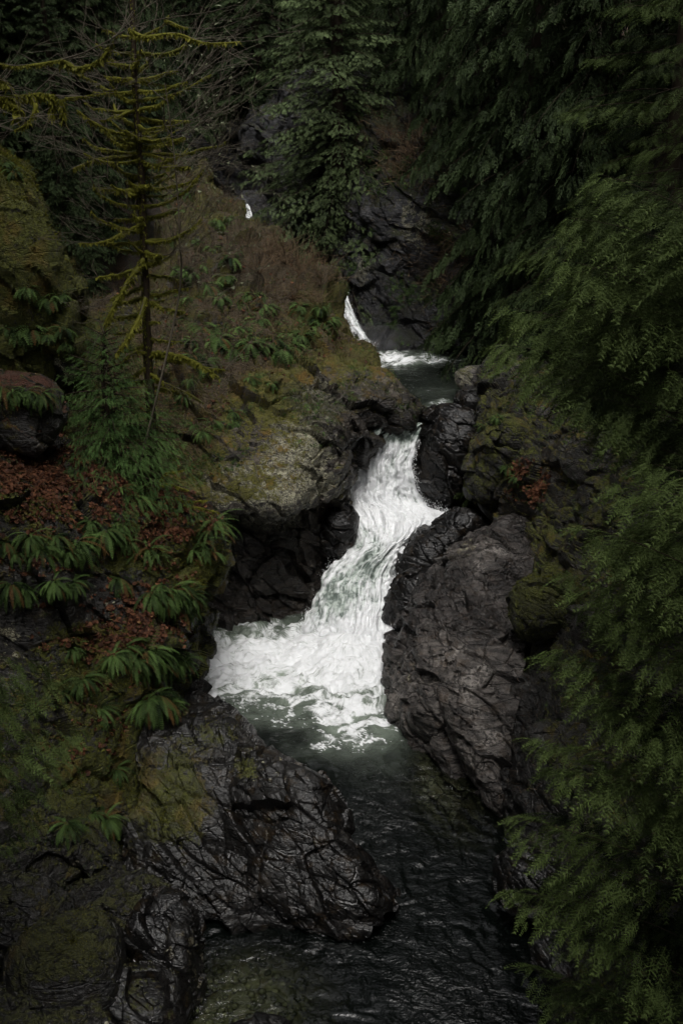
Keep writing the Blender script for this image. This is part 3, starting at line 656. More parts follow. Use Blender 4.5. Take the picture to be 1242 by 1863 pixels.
rowsF = [
 [(745,762,None,4.66),(765,760,None,4.66),(785,758,None,4.66),(805,756,None,4.66),(830,755,None,4.66)],
 [(695,772,None,4.6),(722,770,None,4.6),(745,768,None,4.6),(772,767,None,4.6),(800,767,None,4.6)],
 [(664,795,None,4.44),(692,786,None,4.45),(718,783,None,4.45),(745,780,None,4.45),(775,777,None,4.45)],
 [(644,825,30.5),(672,815,30.5),(705,811,30.5),(732,809,30.5),(764,806,30.7)],
 [(622,868,30.2),(658,862,30.15),(695,857,30.1),(725,857,30.1),(752,862,30.3)],
 [(614,912,29.8),(655,908,29.8),(692,906,29.7),(732,908,29.8),(775,912,30.1)],
 [(626,942,29.1),(676,945,28.7),(722,945,28.6),(768,941,28.9),(820,936,29.6)],
 [(634,985,28.2),(674,990,27.5),(708,990,27.3),(744,978,27.8),(795,958,28.9)],
 [(592,1030,27.5),(628,1036,26.75),(662,1040,26.6),(697,1036,26.7),(735,1020,27.4)],
 [(566,1085,26.6),(606,1092,25.8),(650,1102,25.6),(688,1102,25.6),(726,1095,26.2)],
 [(545,1135,None,.15),(588,1147,None,.2),(635,1162,None,.2),(677,1177,None,.15),(722,1182,None,.1)],
 [(532,1152,None,-.3),(578,1168,None,-.3),(630,1186,None,-.3),(677,1202,None,-.3),(722,1206,None,-.3)],
]
def thinF(px, py):
    return blobs(px, py, [(715, 790, 60, 16, -.95), (760, 775, 50, 12, -.6), (690, 850, 60, 25, -.06), (700, 935, 90, 22, .5), (640, 1070, 45, 45, -.42), (685, 1020, 30, 30, -.42), (600, 1095, 30, 50, -.45), (660, 970, 25, 25, -.2), (790, 940, 40, 12, .2), (560, 1090, 20, 60, -.1), (650, 890, 50, 30, .25), (650, 1150, 90, 28, .35), (700, 1080, 30, 60, .12)])
cascade(rowsF, 300, 560, .17, 301, 'main white two-step waterfall in the middle of the gorge', thinF, 8000)
rowsU = [
 [(596,505,43.6),(612,505,43.4),(626,508,43.2)],
 [(602,540,42.6),(618,540,42.4),(633,543,42.2)],
 [(614,575,41.8),(632,577,41.6),(648,580,41.4)],
 [(630,610,41),(650,612,40.8),(666,612,40.6)],
 [(648,645,None,4.8),(668,645,None,4.8),(685,642,None,4.8)],
 [(645,655,None,4.4),(665,655,None,4.4),(680,652,None,4.4)],
]
cascade(rowsU, 60, 200, .15, 311, 'small waterfall behind the left bank feeding the upper pool', None, 1500, .1)
rowsT = [
 [(444,372,54.5),(449,372,54.3),(454,374,54.1)],
 [(447,390,53.7),(453,389,53.5),(458,389,53.3)],
 [(452,408,53),(459,407,52.8),(465,406,52.6)],
 [(462,440,52.4),(469,438,52.2),(476,435,52)],
]
cascade(rowsT, 30, 90, .12, 321, 'highest thin white trickle seen over the left ridge')
def mist(c, r, dens, label):
    me = bpy.data.meshes.new('mist'); import bmesh
    bm = bmesh.new(); bmesh.ops.create_icosphere(bm, subdivisions=3, radius=1); bm.to_mesh(me); bm.free()
    k = NT('mist'); co = k.n('ShaderNodeTexCoord').outputs['Object']
    g = k.n('ShaderNodeTexGradient', gradient_type='QUADRATIC_SPHERE', i={'Vector': co}).outputs['Fac']
    d = k.math('MULTIPLY', k.math('MULTIPLY', g, k.thr(k.noise(co, 1.6, 3), .3, .75)), dens)
    vs = k.n('ShaderNodeVolumePrincipled', i={'Color': c4(.9, .92, .95), 'Density': d}); vs.inputs['Anisotropy'].default_value = .3
    k.t.links.new(vs.outputs[0], k.out.inputs['Volume']); me.materials.append(k.m)
    o = link('mist', me, loc=[float(q) for q in c]); o.scale = r
    tag(o, label, 'mist', kind='stuff')
mist(P(668, 628, 40.8), (2.2, 1.6, 1.3), 1.1, 'thin spray hanging over the foot of the small upper waterfall')
mist(P(630, 1140, 25.1), (2.0, 1.3, .9), .55, 'thin spray over the foot of the main waterfall')
print('water', round(time.time() - T0, 1))
# ------------------------------------------------------------------ placing things on the rock
_v, _f, _o = [], [], 0
for v, f in TERR:
    _v.append(v); _f.append(f + _o); _o += len(v)
_V = np.concatenate(_v); _F = np.concatenate(_f)
BV = BVHTree.FromPolygons([tuple(x) for x in _V.tolist()], [tuple(x) for x in _F.tolist()])
_gf = grid_faces(320, 300)[:, ::-1]
BG = BVHTree.FromPolygons([tuple(x) for x in GROUND.tolist()], [tuple(x) for x in _gf.tolist()])
def hit(px, py):
    d = Vector(ray(px, py)); d.normalize()
    h = BV.ray_cast(Vector(CAM), d, 200); g = BG.ray_cast(Vector(CAM), d, 300)
    if h[0] is None or (g[0] is not None and g[3] < h[3]): h = g
    if h[0] is None: return None
    n = h[1] if h[1].dot(d) < 0 else -h[1]
    return np.array(h[0]), np.array(n)
def drop(x, y):
    a = BV.ray_cast(Vector((x, y, 80)), Vector((0, 0, -1)), 120); g = BG.ray_cast(Vector((x, y, 80)), Vector((0, 0, -1)), 120)
    zs = [h[0].z for h in (a, g) if h[0] is not None]
    return max(zs)

# ------------------------------------------------------------------ leaf materials
def leaf_material(name, dark, light, transl=0.25, odd=None):
    k = NT(name)
    t = k.n('ShaderNodeAttribute', attribute_name='tint').outputs['Fac']
    co = k.n('ShaderNodeTexCoord').outputs['Object']
    g = k.noise(co, 0.8, 3, 0.6)
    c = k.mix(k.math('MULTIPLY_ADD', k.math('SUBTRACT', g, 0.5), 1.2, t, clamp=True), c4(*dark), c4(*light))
    if odd: c = k.mix(k.thr(t, 0.93, 0.97), c, c4(*odd))
    b = k.n('ShaderNodeBsdfPrincipled', i={'Base Color': c, 'Roughness': 0.65}); b.inputs['Specular IOR Level'].default_value = 0.12
    tr = k.n('ShaderNodeBsdfTranslucent', i={0: c})
    mx = k.n('ShaderNodeMixShader', i={0: transl, 1: b.outputs[0], 2: tr.outputs[0]})
    k.t.links.new(mx.outputs[0], k.out.inputs[0]); return k.m
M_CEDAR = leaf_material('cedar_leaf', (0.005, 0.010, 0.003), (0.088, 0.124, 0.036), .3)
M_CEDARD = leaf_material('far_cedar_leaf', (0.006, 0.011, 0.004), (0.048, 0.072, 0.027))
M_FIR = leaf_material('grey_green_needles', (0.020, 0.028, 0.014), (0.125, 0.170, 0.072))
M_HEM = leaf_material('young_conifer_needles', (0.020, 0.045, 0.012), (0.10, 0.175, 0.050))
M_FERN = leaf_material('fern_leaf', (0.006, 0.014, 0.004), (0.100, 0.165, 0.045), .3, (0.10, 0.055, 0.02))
M_MOSS = leaf_material('moss_tufts', (0.030, 0.034, 0.005), (0.175, 0.172, 0.022), .3)
M_LITTER = leaf_material('dead_leaves', (0.020, 0.008, 0.005), (0.145, 0.060, 0.030), .15, (0.21, 0.12, 0.06))
M_BRUSH = leaf_material('dry_stems', (0.035, 0.024, 0.014), (0.13, 0.088, 0.052), 0.0)
M_TWIG = leaf_material('bare_twigs', (0.03, 0.026, 0.02), (0.11, 0.095, 0.07), 0.0)
M_BARK = leaf_material('bark', (0.018, 0.013, 0.009), (0.055, 0.040, 0.028), 0.0)

# ------------------------------------------------------------------ sprays
def tri_tpl(T): return np.array(T, float)                       # (k,3,3)
def frond_tpl(pairs, tert=0, ang=52, w=.028, prof=0.34, droop=.25):
    T = []; a = math.radians(ang)
    for i in range(pairs):
        t = 0.06 + 0.9 * i / pairs
        l = prof * (1 - t) ** 0.75 * min(1, .55 + t * 2.2) + .03
        for sgn in (-1, 1):
            b = np.array([t, 0, -droop * t * t]); d = np.array([math.cos(a), sgn * math.sin(a), -.12])
            nn = np.array([-math.sin(a) * 1., sgn * math.cos(a), 0])
            e = b + d * l
            ww = w * (1.6 if not tert else 1)
            T.append([b - nn * ww * .5, e, b + nn * ww * .5])
            if not tert: T.append([b + d * l * .25 + nn * ww, b + d * l * .85 - nn * ww * .9, b + d * l * .5 - nn * ww * 1.2])
            for j in range(tert):
                u = 0.15 + 0.75 * j / tert; q = b + d * l * u
                ll = l * .36 * (1 - u * .6)
                for s2 in (-1, 1):
                    a2 = math.radians(42) * s2
                    d2 = np.array([d[0] * math.cos(a2) - d[1] * math.sin(a2), d[0] * math.sin(a2) + d[1] * math.cos(a2), -.15])
                    n2 = np.array([-d2[1], d2[0], 0])
                    T.append([q - n2 * w * .32, q + d2 * ll, q + n2 * w * .32])
    T.append([[0, -.008, 0], [1.0, 0, -droop], [0, .008, 0]])
    T = np.array(T); q = np.random.default_rng(pairs); return T + q.normal(0, w * .35, T.shape)
TN = frond_tpl(8, 2, ang=48, w=.036, prof=.36, droop=.45); TM = frond_tpl(7, 1, ang=48, w=.035, prof=.36, droop=.35); TF = frond_tpl(4, 0, w=.06, prof=.48)
TH = frond_tpl(12, 0, ang=58, w=.014, prof=.22, droop=.35)
def place(tpl, pos, fwd, up, sc):
    x = fwd / np.linalg.norm(fwd, axis=1)[:, None]
    y = np.cross(up, x); y /= np.maximum(np.linalg.norm(y, axis=1)[:, None], 1e-6)
    z = np.cross(x, y)
    R = np.stack([x, y, z], 1) * np.asarray(sc)[:, None, None]      # rows are axes
    return (np.einsum('tkc,mcd->mtkd', tpl, R) + pos[:, None, None, :])
class Leafs:
    def __init__(s): s.v = []; s.t = []
    def add(s, tpl, pos, fwd, up, sc, tint):
        v = place(tpl, pos, fwd, up, sc); m, k = v.shape[:2]
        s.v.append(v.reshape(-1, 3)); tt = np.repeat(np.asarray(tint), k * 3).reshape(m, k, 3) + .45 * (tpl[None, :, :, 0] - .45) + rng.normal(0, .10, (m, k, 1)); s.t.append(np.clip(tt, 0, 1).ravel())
    def raw(s, tris, tint): s.v.append(tris.reshape(-1, 3)); s.t.append(np.repeat(tint, 3))
    def mesh(s, name, mat, off=(0, 0, 0)):
        v = np.concatenate(s.v) - np.array(off); t = np.concatenate(s.t)
        return mesh_from(name, v, np.arange(len(v)).reshape(-1, 3), False, [mat], {'tint': t})
class Tubes:
    def __init__(s): s.v = []; s.f = []; s.t = []; s.n = 0
    def add(s, path, rad, sides=6, tint=.5, lump=0.0, seed=0, sagmoss=0.0):
        path = np.asarray(path, float); rad = np.asarray(rad, float); m = len(path)
        tg = np.gradient(path, axis=0); tg /= np.maximum(np.linalg.norm(tg, axis=1)[:, None], 1e-9)
        ref = np.array([0, 0, 1.0]) if abs(tg[:, 2]).mean() < .8 else np.array([1.0, 0, 0])
        a = np.cross(tg, ref); a /= np.maximum(np.linalg.norm(a, axis=1)[:, None], 1e-9); b = np.cross(a, tg)
        th = np.linspace(0, 2 * math.pi, sides, endpoint=False)
        ring = a[:, None] * np.cos(th)[None, :, None] + b[:, None] * np.sin(th)[None, :, None]
        r = rad[:, None]
        v = path[:, None] + ring * r[..., None]
        if lump: 
            nz = perlin((v.reshape(-1, 3)) * 9 + seed, 5).reshape(m, sides) * lump
            v = v + ring * (nz * r)[..., None]
        if sagmoss: v[..., 2] -= (np.sin(th) < -.3)[None] * r * sagmoss * np.abs(perlin(path * 7, 9))[:, None]
        v = v.reshape(-1, 3); i = np.arange(m * sides).reshape(m, sides)
        f = np.stack([i[:-1], i[1:], np.roll(i, -1, 1)[1:], np.roll(i, -1, 1)[:-1]], -1).reshape(-1, 4) + s.n
        s.v.append(v); s.f.append(f); s.t.append(np.full(len(v), tint) + (rng.random(len(v)) - .5) * .3); s.n += len(v)
    def mesh(s, name, mat, off=(0, 0, 0)):
        return mesh_from(name, np.concatenate(s.v) - np.array(off), np.concatenate(s.f), True, [mat], {'tint': np.clip(np.concatenate(s.t), 0, 1)})
def empty(name, loc):
    o = bpy.data.objects.new(name, None); COL.objects.link(o); o.location = tuple(float(c) for c in loc); return o

def bough(L, W, base, dr, ln, sag, rise, nf, flen, tpl, r, droop=.35, tint=.5, hang=0.3, wr=.02, jit=.38):
    """one limb with flat sprays on both sides"""
    dr = dr / np.linalg.norm(dr)
    t = np.sort(r.uniform(.08, 1, nf)); t[-2:] = 1.0
    P0 = lambda t: base + np.outer(t, dr) * ln + np.outer(rise * t - sag * t * t, [0, 0, 1.0]) * ln
    pos = P0(t); tan = np.gradient(P0(np.linspace(0, 1, 20)), axis=0); tan = tan[(t * 19).astype(int)]; tan /= np.linalg.norm(tan, axis=1)[:, None]
    side = np.cross(tan, [0, 0, 1.0]); side /= np.maximum(np.linalg.norm(side, axis=1)[:, None], 1e-6)
    sg = np.where(r.random(nf) < .5, 1.0, -1.0); u = r.random(nf) ** .8 * (t < .985)
    wd = ln * .30 * (1.12 - t) ** .7 * u
    dz = np.array([0, 0, 1.0])
    pos = pos + side * (sg * wd)[:, None] + tan * (wd * .7)[:, None] - dz * (wd * droop * (.4 + u))[:, None] + r.normal(0, .035 * flen, (nf, 3))
    fw = tan * r.uniform(.5, 1.0, nf)[:, None] + side * (sg * r.uniform(.15, .9, nf) * (t < .985))[:, None] - dz * (droop * r.uniform(.2, 1.9, nf))[:, None]
    up = dz + side * (sg * hang)[:, None] + r.normal(0, jit, (nf, 3))
    sc = flen * (1.1 - .5 * t) * r.uniform(.6, 1.2, nf)
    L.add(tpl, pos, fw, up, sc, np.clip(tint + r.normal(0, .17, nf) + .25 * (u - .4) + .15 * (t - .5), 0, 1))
    if W is not None:
        tt = np.linspace(0, .97, 7); W.add(P0(tt), wr * (1 - tt * .85), 4, .4)
def conifer_mesh(seed, H, R, nb, nf, flen, tpl, mat, low=.08, shape=.8, droop=.35, sag=.35, rise=.15, irregular=.25):
    r = np.random.default_rng(seed); L = Leafs(); Wd = Tubes()
    az = r.uniform(0, 6.28)
    for i in range(nb):
        h = low + (1 - low) * ((i + r.uniform(0, 1)) / nb) ** 1.15
        az += 2.4 + r.normal(0, .3)
        ln = max(.35, R * (1 - h) ** shape * r.uniform(1 - irregular, 1 + irregular * .6))
        b = np.array([0, 0, h * H])
        bough(L, Wd, b, np.array([math.cos(az), math.sin(az), 0.0]), ln, sag * (1.1 - h) * r.uniform(.7, 1.3), rise * (h * 2) * r.uniform(.6, 1.3), max(5, int(nf * (ln / R) ** .8)), flen * (.55 + .45 * (ln / R)), tpl, r, droop, .5 + r.normal(0, .13))
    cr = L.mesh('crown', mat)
    tt = np.linspace(0, 1, 16)
    path = np.c_[.12 * np.sin(tt * 5 + seed), .1 * np.cos(tt * 4 + seed), tt * H]
    Wd.add(path, .018 * H * (1 - tt * .93) + .02, 8, .45, .25, seed)
    return cr, Wd.mesh('trunk', M_BARK)
def plant_tree(name, meshes, loc, rz, sc, label, cat='tree', group=None):
    root = empty(name, loc); root.rotation_euler = (0, 0, rz); root.scale = (sc, sc, sc) if not isinstance(sc, tuple) else sc
    link('crown', meshes[0], root); link('trunk', meshes[1], root)
    return tag(root, label, cat, group)

KA = conifer_mesh(501, 20, 3.6, 200, 110, .55, TF, M_CEDARD, low=.0)
KB = conifer_mesh(502, 22, 3.0, 210, 120, .42, TF, M_CEDARD, low=.0, droop=.35)
KG = conifer_mesh(503, 20, 4.0, 240, 210, .30, TF, M_FIR, low=.0, droop=.5, sag=.4, irregular=.4)
KO = conifer_mesh(505, 20, 4.6, 120, 60, 1.1, TF, M_CEDARD, low=.36, shape=.55)  # high-crowned mesh for the unseen trees added as shade
KM = conifer_mesh(504, 20, 5.4, 120, 130, .68, TM, M_CEDAR, low=.0, droop=.34, sag=.30, rise=.1, irregular=.4)
def Pt(px, Y):         # world x for a pixel column at depth Y, y level ~ horizon
    return (px - CX) / FPX * (Y / math.cos(PITCH)) * .97
forest = [ # px, Y, mesh, scale, label
 (612, 48.5, KG, 1.0, 'grey-green conifer hanging over the gorge at the top centre', -0.8),
 (455, 72, KB, 1.2, 'dark conifer standing left of the grey-green one, behind the gorge', 0),
 (535, 66, KA, 1.2, 'dark conifer far back between the grey-green tree and its left neighbour', 0),
 (385, 78, KA, 1.25, 'conifer far back above the narrow of the gorge', 0),
 (700, 55, KB, 1.2, 'dark conifer just right of the grey-green one at the top', 0),
 (775, 48, KA, 1.1, 'dark green cedar above the brown ferny ledge, top right of centre', 0),
 (850, 43, KB, 1.05, 'dark green cedar on the cliff top right of centre', 0),
 (930, 38, KA, 1.05, 'dark cedar on the right cliff top', 0),
 (1040, 34, KA, 1.0, 'dark cedar high on the right bank under the top edge', 0),
 (1180, 33, KB, 1.05, 'dark cedar in the upper right corner', 0),
 (640, 68, KA, 1.3, 'far conifer behind the grey-green one', 0),
 (820, 62, KB, 1.3, 'far conifer deep in the forest right of centre', 0),
 (320, 58, KB, 1.1, 'dark conifer behind the bare mossy tree, to its right', 0),
 (250, 52, KA, 1.1, 'dark conifer straight behind the bare mossy tree', 0),
 (160, 46, KB, 1.1, 'dark conifer behind the bare mossy tree, to its left', 0),
 (60, 42, KA, 1.1, 'dark conifer in the upper left of the forest', 0),
 (-40, 37, KB, 1.05, 'dark conifer at the left edge of the forest', 0),
 (110, 36, KA, .8, 'smaller dark conifer above the mossy outcrop', 0),
 (200, 40, KB, .62, 'short dark conifer low on the slope left of the bare mossy tree', 0),
 (20, 31, KB, .62, 'short dark conifer right above the mossy outcrop at the left', 0),
 (-130, 33, KA, 1.0, 'dark conifer beyond the left edge', 0),
]
for px, py, km, sc, lab in [(375, 190, KB, .75, 'dark conifer above the ravine, right of the bare tree top'), (425, 200, KA, .7, 'dark conifer leaning over the ravine rocks, left of the grey-green one'), (470, 170, KB, .8, 'dark conifer between the ravine rocks and the grey-green conifer'), (345, 160, KA, .8, 'dark conifer behind the twigs right of the bare tree'), (70, 300, KA, .42, 'low dark conifer on the slope just above the mossy outcrop'), (150, 330, KB, .5, 'dark conifer on the slope between the mossy outcrop and the bare tree'), (190, 260, KA, .5, 'dark conifer on the slope behind the upper half of the bare tree'), (120, 420, KB, .30, 'small dark conifer beside the outcrop in the shaded hollow'), (20, 230, KA, .5, 'dark conifer on the slope at the upper left edge'), (190, 420, KA, .26, 'small dark conifer left of the bare tree at mid height'), (165, 520, KB, .22, 'little dark conifer in the hollow left of the bare tree'), (110, 200, KB, .6, 'dark conifer high on the left slope under the maple limbs'), (270, 240, KB, .45, 'dark conifer right behind the bare tree near the ridge top'), (240, 330, KA, .33, 'dark conifer at the back of the left slope behind the bare tree')]:
    q = hit(px, py)[0]
    plant_tree('conifer', km, (q[0], q[1], q[2] - .3), px * .1, (sc, sc, sc * 1.1), lab, 'conifer', 'conifers on the left slope')
for i, (px, Y, km, sc, lab, dz) in enumerate(forest):
    x = Pt(px, Y); z = drop(x, Y) - .4 + dz
    if km is KG: z = 7.2
    plant_tree('conifer', km, (x, Y, z), 1.3 * i, (sc * 1.3, sc * 1.3, sc) if km is KG else (sc, sc, sc * (1.0 if sc < .7 else 1.9)), lab, 'conifer', 'conifers of the forest behind the gorge')
# cedars of the right bank, middle distance
for i, (x, Y, z, sc, rz, lab) in enumerate([
    (9.2, 29.5, 5.2, .95, .3, 'big cedar on the right bank reaching over the upper pool'),
    (9.6, 24.0, 7.0, .92, 2.1, 'cedar on the right bank in front of the one over the upper pool'),
    (11.5, 34.0, 7.0, 1.0, 4.0, 'cedar at the back of the right bank'),
    (9.4, 20.0, 8.6, .72, 5.0, 'cedar at the right edge above the near boughs')]):
    plant_tree('cedar', KM, (x, Y, z), rz, sc, lab, 'cedar', 'cedars along the right bank')
# unseen trees added around the viewpoint, put there to shade the near gorge
for i, (x, y, sc) in enumerate([(-12, 23, 1.2), (-10.5, 16, 1.3), (-9, 10, 1.3), (-8, 4, 1.3), (-8, -3, 1.3), (-3, -7, 1.3), (3, -8, 1.3), (8, -3, 1.3), (8.5, 4, 1.3), (9, 10, 1.3), (11, 16, 1.3), (13, 22, 1.3), (-16, 30, 1.2), (15, 28, 1.2), (-15, 10, 1.3), (15, 8, 1.3)]):
    plant_tree('conifer', KO, (x, y, drop(x, y) - .4), i * 1.7, (sc, sc, sc * 1.45), 'tall unseen conifer added on the bank for its shade', 'conifer', 'unseen conifers added around the viewpoint for shade')
print('forest', round(time.time() - T0, 1))

# ------------------------------------------------------------------ near boughs on the right
def lerp_tab(y, tab):
    return float(np.interp(y, [a for a, b in tab], [b for a, b in tab]))
def near_cedar(trunk_xy, boughs, label, name='cedar', nf=46, flen=.5, tpl=TN, mat=M_CEDAR, top=22, seed=1, droop=.55, group=None):
    r = np.random.default_rng(seed); L = Leafs(); Wd = Tubes()
    z0 = drop(*trunk_xy) - .3; off = np.array([trunk_xy[0], trunk_xy[1], z0])
    for (bx, by, bY), (tx, ty, tY), ti in boughs:
        b = P(bx, by, bY); e = P(tx, ty, tY); d = e - b; ln = np.linalg.norm(d)
        bough(L, Wd, b, d, ln, .16, .16, int(nf * max(ln, 1) / 1.6), flen, tpl, r, droop * 1.1, ti, .45, .009, .17)
        # the limb continues back to the trunk
        Wd.add(np.array([off + [0, 0, max(.5, b[2] - z0 - .3)], (off + [0, 0, b[2] - z0]) * .4 + b * .6, b]), [.05, .03, .016], 5, .3)
    root = empty(name, off)
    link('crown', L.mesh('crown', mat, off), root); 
    tt = np.linspace(0, 1, 12); Wd.add(off + np.c_[0.1 * np.sin(tt * 4), 0 * tt, tt * top], .22 * (1 - tt * .8), 10, .45, .25, seed); link('trunk', Wd.mesh('trunk', M_BARK, off), root)
    return tag(root, label, 'cedar', group)
r = np.random.default_rng(77)
LX = [(845,1130),(880,1115),(920,1100),(955,1060),(1000,1090),(1040,1035),(1090,1060),(1130,1040),(1180,1020),(1250,1045),(1300,1040),(1345,985),(1400,1010),(1440,1060),(1490,940),(1540,1000),(1590,1000),(1625,945),(1680,1000),(1760,965),(1830,1010),(1900,1000)]
B2 = []
for tx, ty, ti in [(1180,842,.8),(1122,880,.8),(1060,955,.8),(1036,1042,.75),(1060,1110,.6),(1022,1180,.75),(1045,1250,.6),(985,1345,.85),(1015,1400,.6),(942,1490,.9),(985,1560,.55),(945,1625,.75),(1010,1680,.45),(968,1762,.55),(1020,1830,.4),(1110,1900,.4),(1150,960,.6),(1140,1060,.6),(1130,1160,.55),(1110,1290,.6),(1100,1390,.55)]:
    B2.append(((tx + 290, ty + r.uniform(60, 150), 9.4 + r.uniform(-.4, .6)), (tx, ty, 9.0 + r.uniform(-.4, .4)), ti))
for i in range(34):
    ty = r.uniform(880, 1930); tx = lerp_tab(ty, LX) + r.uniform(25, 230)
    B2.append(((tx + 270, ty + r.uniform(20, 150), 10.6 + r.uniform(-.6, 1.2)), (tx, ty, 10.2 + r.uniform(-.6, 1.0)), r.uniform(.0, .3)))  # inner boughs tinted darker, painting in the shade inside the crown
near_cedar((6.4, 9.5), B2, 'nearest cedar, its lit boughs filling the lower right of the picture', seed=81, flen=.42, nf=58)
LX1 = [(300,1085),(340,1030),(395,1010),(470,1010),(520,1000),(560,930),(620,900),(680,960),(740,1060),(800,1080)]
B1 = []
for tx, ty, ti in [(1085,315,.75),(1030,395,.7),(1012,470,.75),(1030,545,.7),(925,560,.7),(905,625,.7),(960,680,.6),(1060,720,.5),(1090,790,.5),(1150,560,.6),(1160,660,.5),(1130,440,.7)]:
    B1.append(((tx + 260, ty + r.uniform(70, 120), 15 + r.uniform(-.6, .6)), (tx, ty, 14.8 + r.uniform(-.5, .5)), ti))
for i in range(22):
    ty = r.uniform(320, 820); tx = lerp_tab(ty, LX1) + r.uniform(30, 200)
    B1.append(((tx + 240, ty + r.uniform(20, 110), 17 + r.uniform(-.6, 1.2)), (tx, ty, 16.5 + r.uniform(-.6, 1.0)), r.uniform(.2, .5)))  # boughs behind take a lower tint that stands for crown shade
near_cedar((7.6, 15.6), B1, 'cedar at the right edge with long drooping boughs level with the upper pool', seed=82, flen=.60, nf=52)
B3 = []
for tx, ty, ti in [(150,1328,.8),(125,1235,.65),(80,1210,.5),(135,1390,.7),(60,1290,.5),(70,1375,.6),(60,1480,.6),(45,1440,.5),(30,1520,.5),(10,1330,.6)]:
    B3.append(((tx - 230, ty - r.uniform(-20, 60), 10.2 + r.uniform(-.4, .4)), (tx, ty, 10.8 + r.uniform(-.3, .3)), ti))
near_cedar((-6.2, 9.5), B3, 'cedar boughs drooping in from the left edge over the lower cliff', seed=83, flen=.38, nf=44)
print('near', round(time.time() - T0, 1))

# ------------------------------------------------------------------ small conifer and bare mossy trees
hb = hit(215, 858)[0]
ym = conifer_mesh(611, 3.3, 2.0, 120, 150, .23, TH, M_HEM, low=.02, shape=.75, droop=.55, sag=.3, rise=.25, irregular=.35)
hx = P(212, 860, 20.6)
plant_tree('young_conifer', ym, (hx[0], hx[1], drop(hx[0], hx[1]) - .1), .4, 1.0, 'small feathery green conifer at the foot of the bare mossy tree', 'conifer')

def moss_limb(r, base, az, el0, ln, rad, curve, moss=.75, twigs=5, seed=0, thick=1.0, wig=.10):
    """one mossy limb that sags then rises; returns the wood/moss tube sets"""
    m = 18; t = np.linspace(0, 1, m)
    h = np.array([math.cos(az), math.sin(az), 0])
    el = el0 + curve * t
    st = np.c_[np.cos(el)[:, None] * h[None, :2], np.sin(el)[:, None]]
    path = np.cumsum(st, 0) / m * ln; path -= path[0]
    path += np.c_[perlin(np.c_[t * 3, t * 0 + seed, t * 0], 1), perlin(np.c_[t * 3, t * 0 + seed, t * 0], 2), perlin(np.c_[t * 4, t * 0 + seed, t * 0], 3)] * wig * ln * t[:, None]
    path = path + base
    W = Tubes(); M = Tubes(); F = Leafs()
    W.add(path, rad * (1 - t * .88), 5, .4)
    k = max(4, int(m * moss)); tt = t[:k] / t[k - 1]
    mr = thick * (.022 * (1 - tt) ** .6 + .006) * r.uniform(.7, 1.2) + rad * (1 - t[:k] * .88)
    pp = path[:k] - np.array([0, 0, 1]) * (mr * .25)[:, None]
    M.add(pp, mr * .8, 6, r.uniform(.3, .7), .9, seed, .8)
    n = int(ln * 240); u = r.integers(0, k - 1, n); w = r.random(n)[:, None]
    c = pp[u] * (1 - w) + pp[u + 1] * w
    dv = r.normal(0, 1, (n, 3)); dv[:, 2] -= .3; dv /= np.linalg.norm(dv, axis=1)[:, None]
    q = c + dv * mr[u][:, None] * .8; sz = r.uniform(.012, .052, n)[:, None] * thick
    sd = np.cross(dv, r.normal(0, 1, (n, 3)))
    tip = q + dv * sz + np.array([0, 0, -1.0]) * sz * .8
    F.raw(np.stack([q - sd * sz * .25, tip, q + sd * sz * .25], 1), np.clip(r.normal(.6, .2, n), 0, 1))
    for j in range(twigs):
        a = r.integers(int(m * .35), m - 1); b = path[a]
        d = (path[min(a + 1, m - 1)] - path[a - 1]); d /= np.linalg.norm(d); d = d + r.normal(0, .5, 3); d[2] += .2; l2 = ln * r.uniform(.12, .34)
        s = np.linspace(0, 1, 5)[:, None]
        W.add(b + d * l2 * s + np.array([0, 0, 1]) * l2 * .2 * s * s, (rad * .3 * (1 - s[:, 0] * .7) + .0015), 3, .7)
        for q2 in range(2):
            s2 = r.uniform(.3, .9); e = d + r.normal(0, .5, 3)
            W.add(b + d * l2 * s2 + e * l2 * .4 * s, (rad * .18 * (1 - s[:, 0] * .7) + .0012), 3, .8)
    return W, M, F
def add_limb(root, off, W, M, F):
    v = []; vw = np.concatenate(W.v); fw = np.concatenate(W.f); vm = np.concatenate(M.v); fm = np.concatenate(M.f)
    vf = np.concatenate(F.v); q = len(vf) // 3
    # tufts as degenerate-free quads: tip split in two
    tri = vf.reshape(-1, 3, 3); quad = np.stack([tri[:, 0], tri[:, 1] * .96 + tri[:, 0] * .04, tri[:, 1] * .96 + tri[:, 2] * .04, tri[:, 2]], 1).reshape(-1, 3)
    V = np.concatenate([vw, vm, quad]); Fq = np.concatenate([fw, fm + len(vw), np.arange(len(quad)).reshape(-1, 4) + len(vw) + len(vm)])
    tint = np.concatenate([np.concatenate(W.t), np.concatenate(M.t), np.repeat(np.concatenate(F.t).reshape(-1, 3)[:, 0], 4)])
    mi = np.r_[np.zeros(len(fw)), np.ones(len(fm) + q)]
    me = mesh_from('branch', V - off, Fq, True, [M_TWIG, M_MOSS], {'tint': np.clip(tint, 0, 1)}, midx=mi)
    return link('branch', me, root)
r = np.random.default_rng(91)
b0 = P(284, 868, 21.6); b0[2] = drop(b0[0], b0[1]) - .25
top = P(236, -140, 20.6)
pts = [b0, P(273, 720, 21.4), P(266, 560, 21.2), P(258, 330, 21.0), P(246, 160, 20.8), top]
tp = crom(np.array(pts), 60)
droot = empty('dead_spruce', b0); tag(droot, 'bare dead spruce with upswept branches wrapped in yellow-green moss', 'tree')
T = Tubes(); tt = np.linspace(0, 1, 60); T.add(tp, .115 * (1 - tt * .62), 12, .45, .22, 3)
link('trunk', T.mesh('trunk', M_BARK, b0), droot)
TM_ = Leafs(); n = 5200
